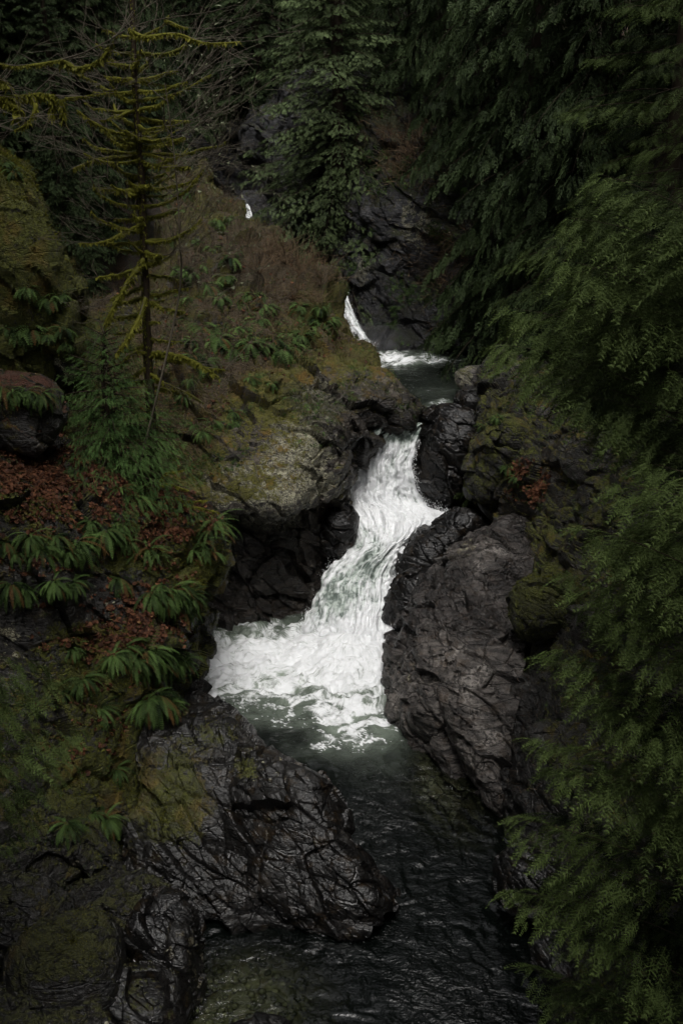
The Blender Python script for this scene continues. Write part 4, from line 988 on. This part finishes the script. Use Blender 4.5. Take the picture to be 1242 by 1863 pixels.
u = r.uniform(0.14, 1, n) ; c = tp[(u * 58.9).astype(int)]; dv = r.normal(0, 1, (n, 3)); dv[:, 2] *= .3; dv /= np.linalg.norm(dv, axis=1)[:, None]
dv[:, 0] = np.where(r.random(n) < .6, -np.abs(dv[:, 0]), dv[:, 0])
patch_ = perlin(np.c_[u * 14, np.arctan2(dv[:, 1], dv[:, 0]), u * 0], 44) > -.1
q = c + dv * (.112 * (1 - u * .62))[:, None]; q[:, 2] += r.uniform(-.15, .15, n); sz = r.uniform(.02, .05, n)[:, None]; sdv = np.cross(dv, [0, 0, 1.0])
TM_.raw(np.stack([q - sdv * sz * .4, q + dv * sz * .5 - np.array([0, 0, 1]) * sz, q + sdv * sz * .4], 1)[patch_], np.clip(r.normal(.35, .2, n), 0, 1)[patch_])
link('trunk_moss', TM_.mesh('trunk_moss', M_MOSS, b0), droot)
zt = lambda y: float(np.interp(y, [-140, 160, 330, 560, 720, 868], [1, .8, .6, .4, .2, 0]))
nbr = 0
ylist = list(np.arange(45, 470, 7.5)) + list(np.arange(470, 705, 15))
for i, y in enumerate(ylist):
    b = tp[int(zt(y) * 59)]
    right = (i % 2 == 0)
    if y < 470:
        az = (r.normal(0.12, .5) if right else math.pi + r.normal(0, .55)) + (0 if r.random() > .25 else r.choice([-1.1, 1.1]))
        ln = (r.uniform(1.7, 3.0) if right else r.uniform(1.1, 2.1)) * (1.0 if y > 120 else .7); el0 = r.uniform(-.30, 0.0); cv = r.uniform(.75, 1.25)
    else:
        az = (r.normal(0.0, .6) if right else math.pi + r.normal(0, .6)); ln = r.uniform(.8, 1.7) * (1.3 if right and y > 620 else 1); el0 = r.uniform(-.55, -.2) if not right or y > 600 else r.uniform(-.2, .05); cv = r.uniform(.1, .8)
    add_limb(droot, b0, *moss_limb(r, b, az, el0, ln, .017, cv, r.uniform(.45, .85), 6, i, thick=r.uniform(.7, 1.15) * (1.25 if y > 430 else 1))); nbr += 1
for i in range(15):
    y = r.uniform(50, 560); b = tp[int(zt(y) * 59)]
    add_limb(droot, b0, *moss_limb(r, b, r.choice([-1.57, 1.57]) + r.normal(0, .7), r.uniform(-.5, .2), r.uniform(.8, 2.0), .014, r.uniform(.1, 1.4), r.uniform(.3, .8), 7, 200 + i, thick=r.uniform(.5, 1.2), wig=.12))
# signature limbs: (start y, end px, end py, thickness)
def limb_px(root, off, y0, pts, rad, thick, moss=.9, tw=5, seed=0):
    path = np.array([P(*q) for q in pts]); path = crom(path, 18)
    W = Tubes(); M = Tubes(); F = Leafs(); t = np.linspace(0, 1, 18)
    W.add(path, rad * (1 - t * .85), 6, .4)
    k = max(5, int(18 * moss)); tt_ = t[:k] / t[k - 1]; mr = thick * (.030 * (1 - tt_) ** .5 + .008) + rad * (1 - t[:k] * .85)
    pp = path[:k] - np.array([0, 0, 1]) * (mr * .3)[:, None]; M.add(pp, mr * .65, 8, .5, .9, seed, .9)
    ln = np.linalg.norm(path[-1] - path[0]); n = int(ln * 380); u = r.integers(0, k - 1, n); w = r.random(n)[:, None]; c = pp[u] * (1 - w) + pp[u + 1] * w
    dv = r.normal(0, 1, (n, 3)); dv[:, 2] -= .4; dv /= np.linalg.norm(dv, axis=1)[:, None]; q = c + dv * mr[u][:, None] * .8; sz = r.uniform(.012, .055, n)[:, None] * thick; sd = np.cross(dv, r.normal(0, 1, (n, 3)))
    F.raw(np.stack([q - sd * sz * .25, q + dv * sz - np.array([0, 0, 1.0]) * sz * .9, q + sd * sz * .25], 1), np.clip(r.normal(.65, .2, n), 0, 1))
    for j in range(tw):
        a = r.integers(5, 17); d = path[a] - path[a - 1]; d /= np.linalg.norm(d); d = d + r.normal(0, .55, 3); d[2] += .3; l2 = r.uniform(.2, .6); s = np.linspace(0, 1, 6)[:, None]
        W.add(path[a] + d * l2 * s, rad * .25 * (1 - s[:, 0] * .7) + .0015, 3, .7)
        for q2 in range(3):
            s2 = r.uniform(.2, .95); e = d + r.normal(0, .6, 3); W.add(path[a] + d * l2 * s2 + e * l2 * .45 * s, rad * .13 * (1 - s[:, 0] * .7) + .0012, 3, .8)
    return add_limb(root, off, W, M, F)
for k_, (pts_, rad, th) in enumerate([
    ([(262,470,21),(235,510,20.7),(205,560,20.4),(188,600,20.2)], .03, 1.5),
    ([(264,540,21),(250,585,20.6),(225,625,20.3),(205,650,20.2)], .025, 1.3),
    ([(272,545,21.2),(300,560,21),(345,568,20.9)], .022, 1.2),
    ([(276,640,21.3),(310,642,21),(360,660,20.8),(415,700,20.6)], .028, 1.3),
    ([(276,645,21.3),(330,655,21.2),(385,670,21),(418,672,21)], .02, .9),
    ([(278,690,21.4),(310,700,21.2),(350,720,21.1),(378,738,21)], .018, .8),
    ([(262,640,21.2),(245,640,21),(225,655,20.8),(212,672,20.7)], .02, 1.1),
    ([(260,345,21),(215,345,20.9),(160,340,20.8)], .02, 1.2),
    ([(262,405,21),(230,420,20.9),(185,440,20.7),(125,442,20.6)], .02, 1.0),
    ([(256,285,21),(200,285,20.8),(160,295,20.7),(122,312,20.6)], .02, 1.1),
    ([(258,240,21),(215,240,20.8),(170,222,20.7),(130,190,20.6)], .02, 1.1)]):
    limb_px(droot, b0, 0, pts_, rad, th, .9, 5, 40 + k_)
# mossy maple limbs coming in from the left edge
mb = np.array([-9.6, 18.0, 0]); mb[2] = drop(mb[0], mb[1]) - .3
mroot = empty('maple', mb); tag(mroot, 'leafless maple whose long mossy limbs arch in from the upper left edge', 'tree')
T = Tubes(); tt = np.linspace(0, 1, 14); T.add(np.c_[.3 * np.sin(tt * 3), tt * 0, tt * 11], .26 * (1 - tt * .6), 12, .45, .25, 8); link('trunk', T.mesh('trunk', M_BARK), mroot)
for k_, (pts_, rad, th) in enumerate([
    ([(-160,140,18.3),(-60,112,18.2),(40,120,18),(130,104,17.9),(190,78,17.8),(238,50,17.8),(290,35,17.7),(380,22,17.6),(430,8,17.5)], .020, .62),
    ([(110,110,18),(150,122,17.9),(185,105,17.8),(215,60,17.8)], .022, 1.2),
    ([(236,50,17.8),(262,66,17.7),(320,60,17.6),(380,78,17.5),(480,72,17.4)], .016, .9),
    ([(-150,190,18.4),(-40,172,18.3),(20,176,18.2),(70,170,18.1),(120,178,18)], .035, 1.5),
    ([(5,176,18.2),(22,190,18.2),(36,200,18.1),(20,225,18.1)], .03, 2.0),
    ([(60,174,18.1),(64,200,18),(45,228,18),(18,240,18)], .02, 1.0),
    ([(-60,130,18.3),(0,145,18.2),(20,160,18.1)], .02, 1.5),
    ([(95,176,18.1),(96,200,18.1),(92,212,18.1)], .02, 1.7),
    ([(112,178,18),(114,205,18),(116,222,18)], .018, 1.5),
    ([(120,178,18),(170,172,17.9),(240,150,17.8),(300,95,17.7)], .010, .5),
    ([(300,35,17.7),(340,50,17.6),(400,50,17.5),(450,30,17.4)], .010, .5)]):
    limb_px(mroot, mb, 0, pts_, rad, th, .92 if th > .8 else .4, 9, 70 + k_)
print('dead trees', nbr, round(time.time() - T0, 1))

# ------------------------------------------------------------------ ferns
def fern_mesh(seed, nfr, ln, spread, hang, pairs=20, pw=.018, pl_=.085):
    r = np.random.default_rng(seed); T = []; tint = []
    for i in range(nfr):
        az = spread * (i / nfr - .5) * 2 + r.normal(0, .15); L = ln * r.uniform(.7, 1.1); el = r.uniform(.1, 1.2) - hang * r.uniform(.3, 1.6)
        m = pairs + 2; t = np.linspace(0, 1, m); e = el - (1.5 + .5 * hang) * t * r.uniform(.8, 1.2)
        st = np.c_[np.cos(e) * math.cos(az), np.cos(e) * math.sin(az), np.sin(e)]; path = np.cumsum(st, 0) / m * L
        tg = np.gradient(path, axis=0); tg /= np.linalg.norm(tg, axis=1)[:, None]; sd = np.cross(tg, [0, 0, 1.0]); sd /= np.maximum(np.linalg.norm(sd, axis=1)[:, None], 1e-6)
        pl = L * pl_ * np.sin(np.pi * np.clip(t * .93 + .1, 0, 1)) ** .6; tn = np.clip(r.normal(.5, .33), 0, 1)
        for s in (-1, 1):
            b = path[2:]; tgt = tg[2:]; e2 = b + (sd[2:] * s * .95 + tgt * .3 - np.array([0, 0, .22])) * pl[2:, None]; w = tgt * L * pw
            T.append(np.stack([b - w * .6, e2, b + w], 1)); tint.append(np.full(len(b), tn)); T.append(np.stack([b - w * .6, (b + e2) / 2 - w * .9, e2], 1)); tint.append(np.full(len(b), tn))
    T = np.concatenate(T); L_ = Leafs(); L_.raw(T, np.concatenate(tint)); return L_.mesh('fern', M_FERN)
FS = [fern_mesh(700 + k, 18, .8, math.pi, .15) for k in range(4)]
FH = [fern_mesh(720 + k, 46, .66, 2.6, .45) for k in range(4)]
FP = [fern_mesh(740 + k, 36, .42, 2.8, .35, 9, .04, .12) for k in range(4)]
ORD = ['leftmost', 'second from the left', 'third from the left', 'fourth from the left', 'fifth from the left', 'sixth from the left', 'seventh from the left', 'eighth from the left', 'ninth from the left', 'tenth from the left', 'eleventh from the left', 'twelfth from the left']
fern_sets = [
 ('hanging in a row over the lower left cliff lip', FH, 1.0, [(10,985),(30,1005),(55,975),(75,1000),(100,975),(120,1005),(140,985),(165,950),(190,965),(212,955),(232,985)], 'ferns'),
 ('on the leafy slope of the left cliff', FS, .95, [(155,880),(215,890),(245,905),(268,918)], 'ferns'),
 ('at the right-hand rim of the lower left cliff', FS, 1.0, [(268,1000),(285,1010),(350,1000),(368,985),(385,1005),(380,965),(392,950),(405,940)], 'ferns'),
 ('on the mossy face below the left cliff rim', FH, 1.0, [(275,1080),(290,1065),(308,1075),(325,1068),(342,1082),(300,1100),(330,1105)], 'ferns'),
 ('in the lowest big clump above the pool', FH, 1.1, [(205,1195),(225,1180),(245,1200),(265,1185),(285,1205),(305,1190),(328,1205),(265,1275),(285,1265),(303,1280)], 'ferns'),
 ('in the dark lower part of the left cliff', FH, .8, [(130,1180),(150,1235),(110,1260),(180,1290),(165,1480),(190,1490),(120,1500),(210,1400)], 'ferns'),
 ('draped over the brown boulder at the left edge', FH, .9, [(5,705),(25,715),(50,712),(75,718)], 'ferns'),
 ('on top of the tall mossy outcrop at the left', FP, 1.1, [(10,300),(25,315),(50,525),(90,545),(110,540)], 'ferns'),
 ('low on the mossy outcrop at the left', FP, 1.2, [(10,600),(35,605),(60,598),(90,612),(115,600),(120,625)], 'ferns'),
 ('in the clump right of the bare mossy tree foot', FH, .95, [(335,720),(352,775),(368,785),(385,770),(402,775),(420,770),(425,750),(345,690)], 'ferns'),
 ('in the upper fern band of the brushy bank', FP, 1.6, [(365,595),(385,600),(405,595),(430,600),(440,620),(470,585),(490,590),(512,588),(545,560)], 'ferns'),
 ('in the lower fern band of the brushy bank', FP, 1.6, [(385,628),(410,632),(428,640),(455,628),(478,632),(500,622),(515,640),(535,632)], 'ferns'),
 ('near the right edge of the brushy bank', FP, 1.6, [(555,590),(575,580),(590,590),(600,582),(585,560)], 'ferns'),
 ('high on the brushy bank beside the bare tree', FP, 1.6, [(330,490),(345,500),(365,485),(380,520),(410,505),(350,545),(320,575),(340,585)], 'ferns'),
 ('along the mossy crest of the ridge', FP, 1.6, [(330,385),(350,400),(375,395),(395,402),(415,398),(310,360),(335,350)], 'ferns'),
 ('between the two fern bands of the brushy bank', FP, 1.6, [(350,650),(372,660),(398,615),(440,600),(462,612),(520,610),(548,612),(565,600),(350,620)], 'ferns'),
 ('scattered over the upper part of the brushy bank', FP, 1.6, [(420,470),(455,540),(400,545),(430,560),(480,560),(385,455),(350,440),(310,440)], 'ferns'),
 ('on the rock shelf by the lichened face', FP, 1.1, [(455,690),(475,685),(495,700)], 'ferns'),
 ('below the lip row in the left cliff middle', FH, .85, [(20,1060),(45,1075),(95,1060),(130,1060),(215,1050)], 'ferns'),
 ('on the rock at the far right cliff', FP, 1.6, [(845,340),(905,370),(860,455),(875,440)], 'ferns'),
 ('on the mossy rocks right of the middle drop', FP, .9, [(880,775),(905,760),(925,850),(940,870)], 'ferns'),
]
fi = 0
for where, ms, sc, pts_, g in fern_sets:
    pl = []
    for (px, py) in sorted(pts_):
        h = hit(px, py)
        if h is None: continue
        pl.append((px, h))
    for j, (px, (q, n)) in enumerate(pl):
        o = link('fern', ms[fi % 4], None, (q + n * .02).tolist())
        out = Vector((n[0], n[1], 0)); 
        if out.length < .25 or q[1] < 30 and out.y > 0: out = Vector((.25 if px < 600 else -.4, -1, 0))
        o.rotation_euler = (0, 0, math.atan2(out.y, out.x) + random.uniform(-.4, .4)); s = sc * random.uniform(.65, 1.2); o.scale = (s, s, s)
        tag(o, '%s of the ferns %s' % (ORD[j].replace(' from the left', ' from left'), where) if len(pl) > 1 else 'green fern ' + where, 'fern', 'ferns ' + where); fi += 1
print('ferns', fi, round(time.time() - T0, 1))

# ------------------------------------------------------------------ litter, moss tufts, dry stems
def scatter(pw, n, wt, r):
    p, nn, mk = pw; w = wt(p, nn, mk); w = np.clip(w, 0, None) + 1e-9; w = w / w.sum(); i = r.choice(len(p), n, p=w); return p[i] + r.normal(0, .02, (n, 3)), nn[i]
def basis(nn, r):
    a = np.cross(nn, r.normal(0, 1, nn.shape)); a /= np.linalg.norm(a, axis=1)[:, None]; return a, np.cross(nn, a)
r = np.random.default_rng(5)
# fallen leaves
L = Leafs()
LEAF = np.array([[[0, 0, 0], [.5, .16, .05], [.2, .5, .12]], [[0, 0, 0], [.5, -.16, .08], [.5, .16, .05]], [[0, 0, 0], [.2, -.5, .12], [.5, -.16, .08]], [[0, 0, 0], [.2, .5, .12], [-.25, .3, .1]], [[0, 0, 0], [-.25, -.3, .02], [.2, -.5, .12]]]) * 1.3
for key, n, s0, s1 in ((11, 22000, .035, .10), (23, 2200, .05, .12), (41, 500, .05, .11)):
    c, nn = scatter(PATCH[key], n, lambda p, m, k: np.clip(k[:, 1] - .12, 0, 1) ** 1.4 * sst(m[:, 2], .0, .5) * (p[:, 2] > .3), r)
    nn = nn + r.normal(0, .5, nn.shape); nn[:, 2] += .3; nn /= np.linalg.norm(nn, axis=1)[:, None]; a, b = basis(nn, r)
    L.add(LEAF, c + nn * .015, a, nn, r.uniform(s0, s1, n), np.clip(r.normal(.42, .27, n), 0, 1))
tag(link('leaf_litter', L.mesh('leaf_litter', M_LITTER)), 'reddish brown fallen leaves covering the slopes', 'leaf litter', kind='stuff')
# moss tufts
L = Leafs()
TUFT = np.array([[[-.12, 0, 0], [.12, 0, 0], [.05, .1, 1.0]], [[-.1, .15, 0], [.15, .1, 0], [-.3, .3, .8]], [[.1, -.15, 0], [-.15, -.1, 0], [.35, -.25, .85]]])
for key, n, s0, s1 in ((11, 30000, .02, .055), (23, 26000, .03, .09), (41, 12000, .02, .06), (37, 6000, .015, .035), ('rounded boulder with olive moss cap at lower left corner', 3500, .012, .03), ('tall mossy rock outcrop at the left edge, bright green on top', 14000, .03, .08), ('round mossy rock on the right bank above the pale rock', 1500, .02, .05)):
    c, nn = scatter(PATCH[key], n, lambda p, m, k: np.clip(k[:, 0] - .3, 0, 1) ** 1.4 * (.3 + sst(m[:, 2], -.1, .6)) * (p[:, 2] > .25), r)
    nn = nn + r.normal(0, .35, nn.shape); nn /= np.linalg.norm(nn, axis=1)[:, None]; a, b = basis(nn, r)
    x = nn; v = np.einsum('tkc,mcd->mtkd', TUFT, np.stack([a, b, nn], 1) * r.uniform(s0, s1, n)[:, None, None]) + c[:, None, None]
    L.v.append(v.reshape(-1, 3)); L.t.append(np.repeat(np.clip(r.normal(.4, .22, n), 0, 1), 9))
tag(link('moss', L.mesh('moss', M_MOSS)), 'olive and yellow-green moss tufts on the rocks', 'moss', kind='stuff')
# dry stems and low leafy growth on the brushy bank and slopes
def stems(key, n, wt, l0, l1, wd, rr, down=.5):
    c, nn = scatter(PATCH[key], n, wt, rr)
    d = nn * .8 + rr.normal(0, .6, nn.shape); d[:, 2] += .3; d /= np.linalg.norm(d, axis=1)[:, None]
    ln = rr.uniform(l0, l1, n)[:, None]; s = np.cross(d, rr.normal(0, 1, d.shape)); s /= np.linalg.norm(s, axis=1)[:, None]; s *= wd
    p1 = c + d * ln * .5; p2 = p1 + (d * .8 + np.c_[rr.normal(0, .35, (n, 2)), -np.full(n, down) * rr.random(n)]) * ln * .5
    return np.concatenate([np.stack([c - s, p1 - s * .6, c + s], 1), np.stack([c + s, p1 - s * .6, p1 + s * .6], 1), np.stack([p1 - s * .6, p2, p1 + s * .6], 1)])
L = Leafs()
for key, n, wt, l0, l1, wd in ((23, 14000, lambda p, m, k: np.clip(k[:, 1] - .12, 0, 1) * (p[:, 2] > 5.0) * (p[:, 1] < 52), .18, .75, .0065), (11, 5000, lambda p, m, k: np.clip(k[:, 1] - .1, 0, 1) * (p[:, 2] > .6), .08, .35, .0030), (41, 2500, lambda p, m, k: np.clip(k[:, 1], 0, 1) * (p[:, 2] > 1), .1, .4, .004), (53, 3000, lambda p, m, k: np.clip(k[:, 1], 0, 1), .3, .9, .012)):
    t = stems(key, n, wt, l0, l1, wd, r); L.raw(t, np.tile(np.clip(r.normal(.5, .25, n), 0, 1), 3))
tag(link('dry_brush', L.mesh('dry_brush', M_BRUSH)), 'thin dry brown stems and dead bracken on the slopes', 'dry brush', kind='stuff')
L = Leafs()
SM = np.array([[[0, -.1, 0], [1, 0, -.3], [0, .1, 0]], [[0, 0, 0], [.8, .5, .0], [.1, .15, 0]], [[0, 0, 0], [.8, -.5, .1], [.1, -.15, 0]], [[.3, 0, 0], [.7, .15, .4], [.3, .1, .0]]])
for key, n, wt, s0, s1 in ((23, 11000, lambda p, m, k: sst(perlin(p / 1.3, 88), -.05, .25) * np.clip(k[:, 0] - .25, 0, 1) * (p[:, 2] > 4.8), .07, .2), (11, 5000, lambda p, m, k: sst(perlin(p / .6, 89), .0, .35) * (k[:, 0] > .1) * (p[:, 2] > .8) , .025, .075), (53, 5000, lambda p, m, k: sst(perlin(p / 1.6, 90), .1, .4) * (k[:, 0] > .2), .1, .3), (41, 4000, lambda p, m, k: sst(perlin(p / .9, 91), .1, .4) * (k[:, 0] > .2) * (p[:, 2] > .8), .04, .12)):
    c, nn = scatter(PATCH[key], n, wt, r); a, b = basis(nn, r); fw = nn * .6 + a; fw[:, 2] -= .15
    L.add(SM, c, fw, nn + .3 * b, r.uniform(s0, s1, n), np.clip(r.normal(.4, .22, n), 0, 1))
tag(link('ground_cover', L.mesh('ground_cover', M_FERN)), 'small leafy green plants growing between moss and leaves', 'ground cover', kind='stuff')
# stones on the river bed, lower left shallows
n = 1500; xs = r.uniform(-4.2, 1.0, n); ys = r.uniform(10.0, 14.4, n); ic = np.array([[1, 0, 0], [-1, 0, 0], [0, 1, 0], [0, -1, 0], [0, 0, .55], [0, 0, -.4], [.7, .7, .25], [-.7, .7, .2], [.7, -.7, .25], [-.7, -.7, .2]])
icf = np.array([[0, 6, 4], [6, 2, 4], [2, 7, 4], [7, 1, 4], [1, 9, 4], [9, 3, 4], [3, 8, 4], [8, 0, 4], [6, 0, 5], [2, 6, 5], [7, 2, 5], [1, 7, 5], [9, 1, 5], [3, 9, 5], [8, 3, 5], [0, 8, 5]])
bx = np.linspace(-6.5, 4.5, 120); by = np.linspace(8.0, 16.5, 90); X, Y = np.meshgrid(bx, by)
bp_ = np.c_[X.ravel(), Y.ravel(), np.zeros(X.size)]; pxx, pyy, _ = proj(bp_)
bedz = lambda x, y: -.35 - .9 * sst(x, -1.6, 1.2) - .15 * sst(y, 12, 9)
bp_[:, 2] = bedz(bp_[:, 0], bp_[:, 1]) + .05 * fbm(bp_ * 2, 3, 77)
M_BED = rock_material('gravel_bed', (0.03, 0.028, 0.02), (0.075, 0.068, 0.048), (0.12, 0.11, 0.085), rough=.7)
tag(link('river_bed', mesh_from('river_bed', bp_, grid_faces(90, 120)[:, ::-1], True, [M_BED], {'mask': mk4(len(bp_), 0, 0, 0, .2)})), kind='structure')
sz = r.uniform(.025, .085, n); rot = r.uniform(0, 6.28, n); R = np.zeros((n, 3, 3)); R[:, 0, 0] = np.cos(rot); R[:, 0, 1] = np.sin(rot); R[:, 1, 0] = -np.sin(rot); R[:, 1, 1] = np.cos(rot); R[:, 2, 2] = 1; R[:, 0] *= r.uniform(.7, 1.3, n)[:, None]
v = np.einsum('kc,mcd->mkd', ic, R) * sz[:, None, None] + np.c_[xs, ys, bedz(xs, ys) + .02][:, None]
st = mesh_from('pebbles', v.reshape(-1, 3), (icf[None] + (np.arange(n) * 10)[:, None, None]).reshape(-1, 3), True, [leaf_material('pebble', (.03, .03, .022), (.17, .155, .12), 0)], {'tint': np.repeat(np.clip(r.normal(.35, .3, n), 0, 1), 10)})
tag(link('pebbles', st), 'rounded stones on the river bed under clear water', 'pebbles', kind='stuff')
# bare shrubs along the brushy ridge
def shrub(px, py, h, n, rr, label, spread=.8):
    q = hit(px, py)
    if q is None: return
    b = q[0]; W = Tubes(); Lf = Leafs()
    for i in range(n):
        d = np.array([rr.normal(.1, spread), rr.normal(-.1, spread), 1.0]); d /= np.linalg.norm(d); l = h * rr.uniform(.5, 1.1); s = np.linspace(0, 1, 7)[:, None]
        pa = d * l * s + np.array([rr.normal(0, .3), rr.normal(0, .2), -rr.uniform(.05, .45)]) * l * s * s
        W.add(pa, .010 * (1 - s[:, 0] * .75) * (h / 1.5), 3, rr.uniform(.3, .9))
        for j in range(6):
            k = rr.integers(2, 6); e = d + rr.normal(0, .6, 3); s2 = np.linspace(0, 1, 4)[:, None]; W.add(pa[k] + e * l * rr.uniform(.12, .35) * s2, .0055 * (1 - s2[:, 0] * .6) * (h / 1.5), 3, rr.uniform(.4, 1))
    me = W.mesh('bare_shrub', M_BRUSH); tag(link('bare_shrub', me, None, b.tolist()), label, 'shrub', 'bare shrubs on the brushy bank')
r = np.random.default_rng(15)
for px, py, h, n, lab in [
    (585, 520, 1.6, 26, 'bare brown shrub at the rim above the hidden small waterfall'), (550, 500, 1.9, 30, 'twiggy bare shrub on the ridge left of the one over the small waterfall'),
    (520, 480, 1.8, 26, 'bare shrub on the ridge at mid slope'), (490, 465, 1.5, 22, 'low bare shrub on the upper part of the ridge line'), (470, 500, 1.6, 24, 'tangled bare shrub in the middle of the brushy bank'),
    (530, 545, 1.4, 24, 'dry shrub below the ridge shrubs, centre of the brushy bank'), (450, 450, 1.2, 18, 'small bare shrub by the green end of the mossy crest'), (400, 385, 1.6, 16, 'bare shrub on the mossy crest under the twig tips'),
    (500, 600, 1.0, 16, 'small dry shrub among the ferns of the brushy bank'), (575, 560, 1.2, 20, 'dry shrub at the right rim of the brushy bank'), (310, 800, 1.0, 18, 'thin dry shrub right of the small feathery conifer'), (700, 330, 1.3, 12, 'reddish bare shrub on the ledge right of the grey-green conifer'), (770, 300, 2.0, 14, 'brown twiggy shrub on the ledge under the right cedars')]:
    shrub(px, py, h, n, r, lab)
# mossy dead limbs lying on the rim at the foot of the slope
r = np.random.default_rng(33)
for k_, (pts_, lab) in enumerate([
    ([(290,880,20.6),(300,862,20.4),(320,858,20.2),(345,853,20)], 'short mossy dead limb, topmost of those on the slope rim'),
    ([(285,885,20.5),(310,880,20.3),(330,888,20.1),(350,893,20)], 'mossy dead limb second from the top on the slope rim'),
    ([(320,905,20.4),(350,912,20.2),(385,908,20)], 'mossy dead limb third from the top on the slope rim'),
    ([(335,918,20.3),(370,925,20.1),(405,934,19.9)], 'lowest mossy dead limb sticking out over the rim')]):
    b = P(*pts_[0]); rt = empty('dead_limb', b); tag(rt, lab, 'branch', 'mossy dead limbs on the slope rim'); limb_px(rt, b, 0, pts_, .012, .75, .9, 3, 120 + k_)
# long bare twigs reaching across in front of the gorge
r = np.random.default_rng(35)
b = np.array([-4.6, 20.4, 0.0]); b[2] = drop(b[0], b[1]) - .1
rt = empty('bare_sapling', b); tag(rt, 'leafless lichen-spotted sapling whose long twigs reach toward the gorge', 'sapling')
T = Tubes(); LI = Leafs()
stem = crom(np.array([b, P(322, 560, 20.6), P(326, 420, 20.5), P(318, 290, 20.5), P(300, 150, 20.4)]), 40); T.add(stem, np.linspace(.028, .009, 40), 5, .8)
fans = [((300,470),(440,320)),((320,430),(455,255)),((330,400),(425,170)),((300,330),(400,140)),((300,300),(480,300)),((330,455),(490,350)),((310,500),(450,440)),((350,560),(480,480)),((290,210),(420,60)),((310,380),(470,345)),((270,150),(410,20)),((300,250),(445,215))]
for (x0, y0), (x1, y1) in fans:
    s = np.linspace(0, 1, 12); pa = np.array([P(x0 + (x1 - x0) * q + 6 * math.sin(q * 7 + x0), y0 + (y1 - y0) * (q ** 1.25) + 4 * math.cos(q * 6), 20.4 - .6 * q) for q in s])
    T.add(pa, .0085 * (1 - s * .75), 3, .55)
    k0 = int(np.argmin(np.abs(stem[:, 2] - pa[0][2] + .25))); s2 = np.linspace(0, 1, 6)[:, None]; T.add(stem[k0] + (pa[0] - stem[k0]) * s2 + np.array([0, 0, -.12]) * (s2 - s2 * s2), np.linspace(.010, .0085, 6), 4, .5)
    for j in range(14):
        k = r.integers(2, 11); d = pa[k] - pa[k - 1]; d /= np.linalg.norm(d); e = d + r.normal(0, .55, 3); l = r.uniform(.12, .55); s2 = np.linspace(0, 1, 5)[:, None]; q0 = pa[k] + e * l * s2 + r.normal(0, .012, (5, 3)); q0[0] = pa[k]; T.add(q0, .0042 * (1 - s2[:, 0] * .6), 3, .6)
        for m in range(3):
            e2 = e + r.normal(0, .6, 3); T.add(q0[r.integers(1, 5)] + e2 * l * .35 * s2, .0028 * (1 - s2[:, 0] * .5), 3, .7)
        c = q0[r.integers(0, 5, 3)] + r.normal(0, .01, (3, 3)); a_ = r.normal(0, .022, (3, 3, 3)); LI.raw(c[:, None] + a_, r.uniform(.5, 1, 3))
link('twigs', T.mesh('twigs', M_TWIG, b), rt); link('lichen_tufts', LI.mesh('lichen_tufts', leaf_material('grey_lichen', (.08, .09, .05), (.2, .22, .14), .2), b), rt)['kind'] = 'stuff'
print('done', round(time.time() - T0, 1), sum(len(o.data.polygons) for o in COL.objects if o.type == 'MESH'))
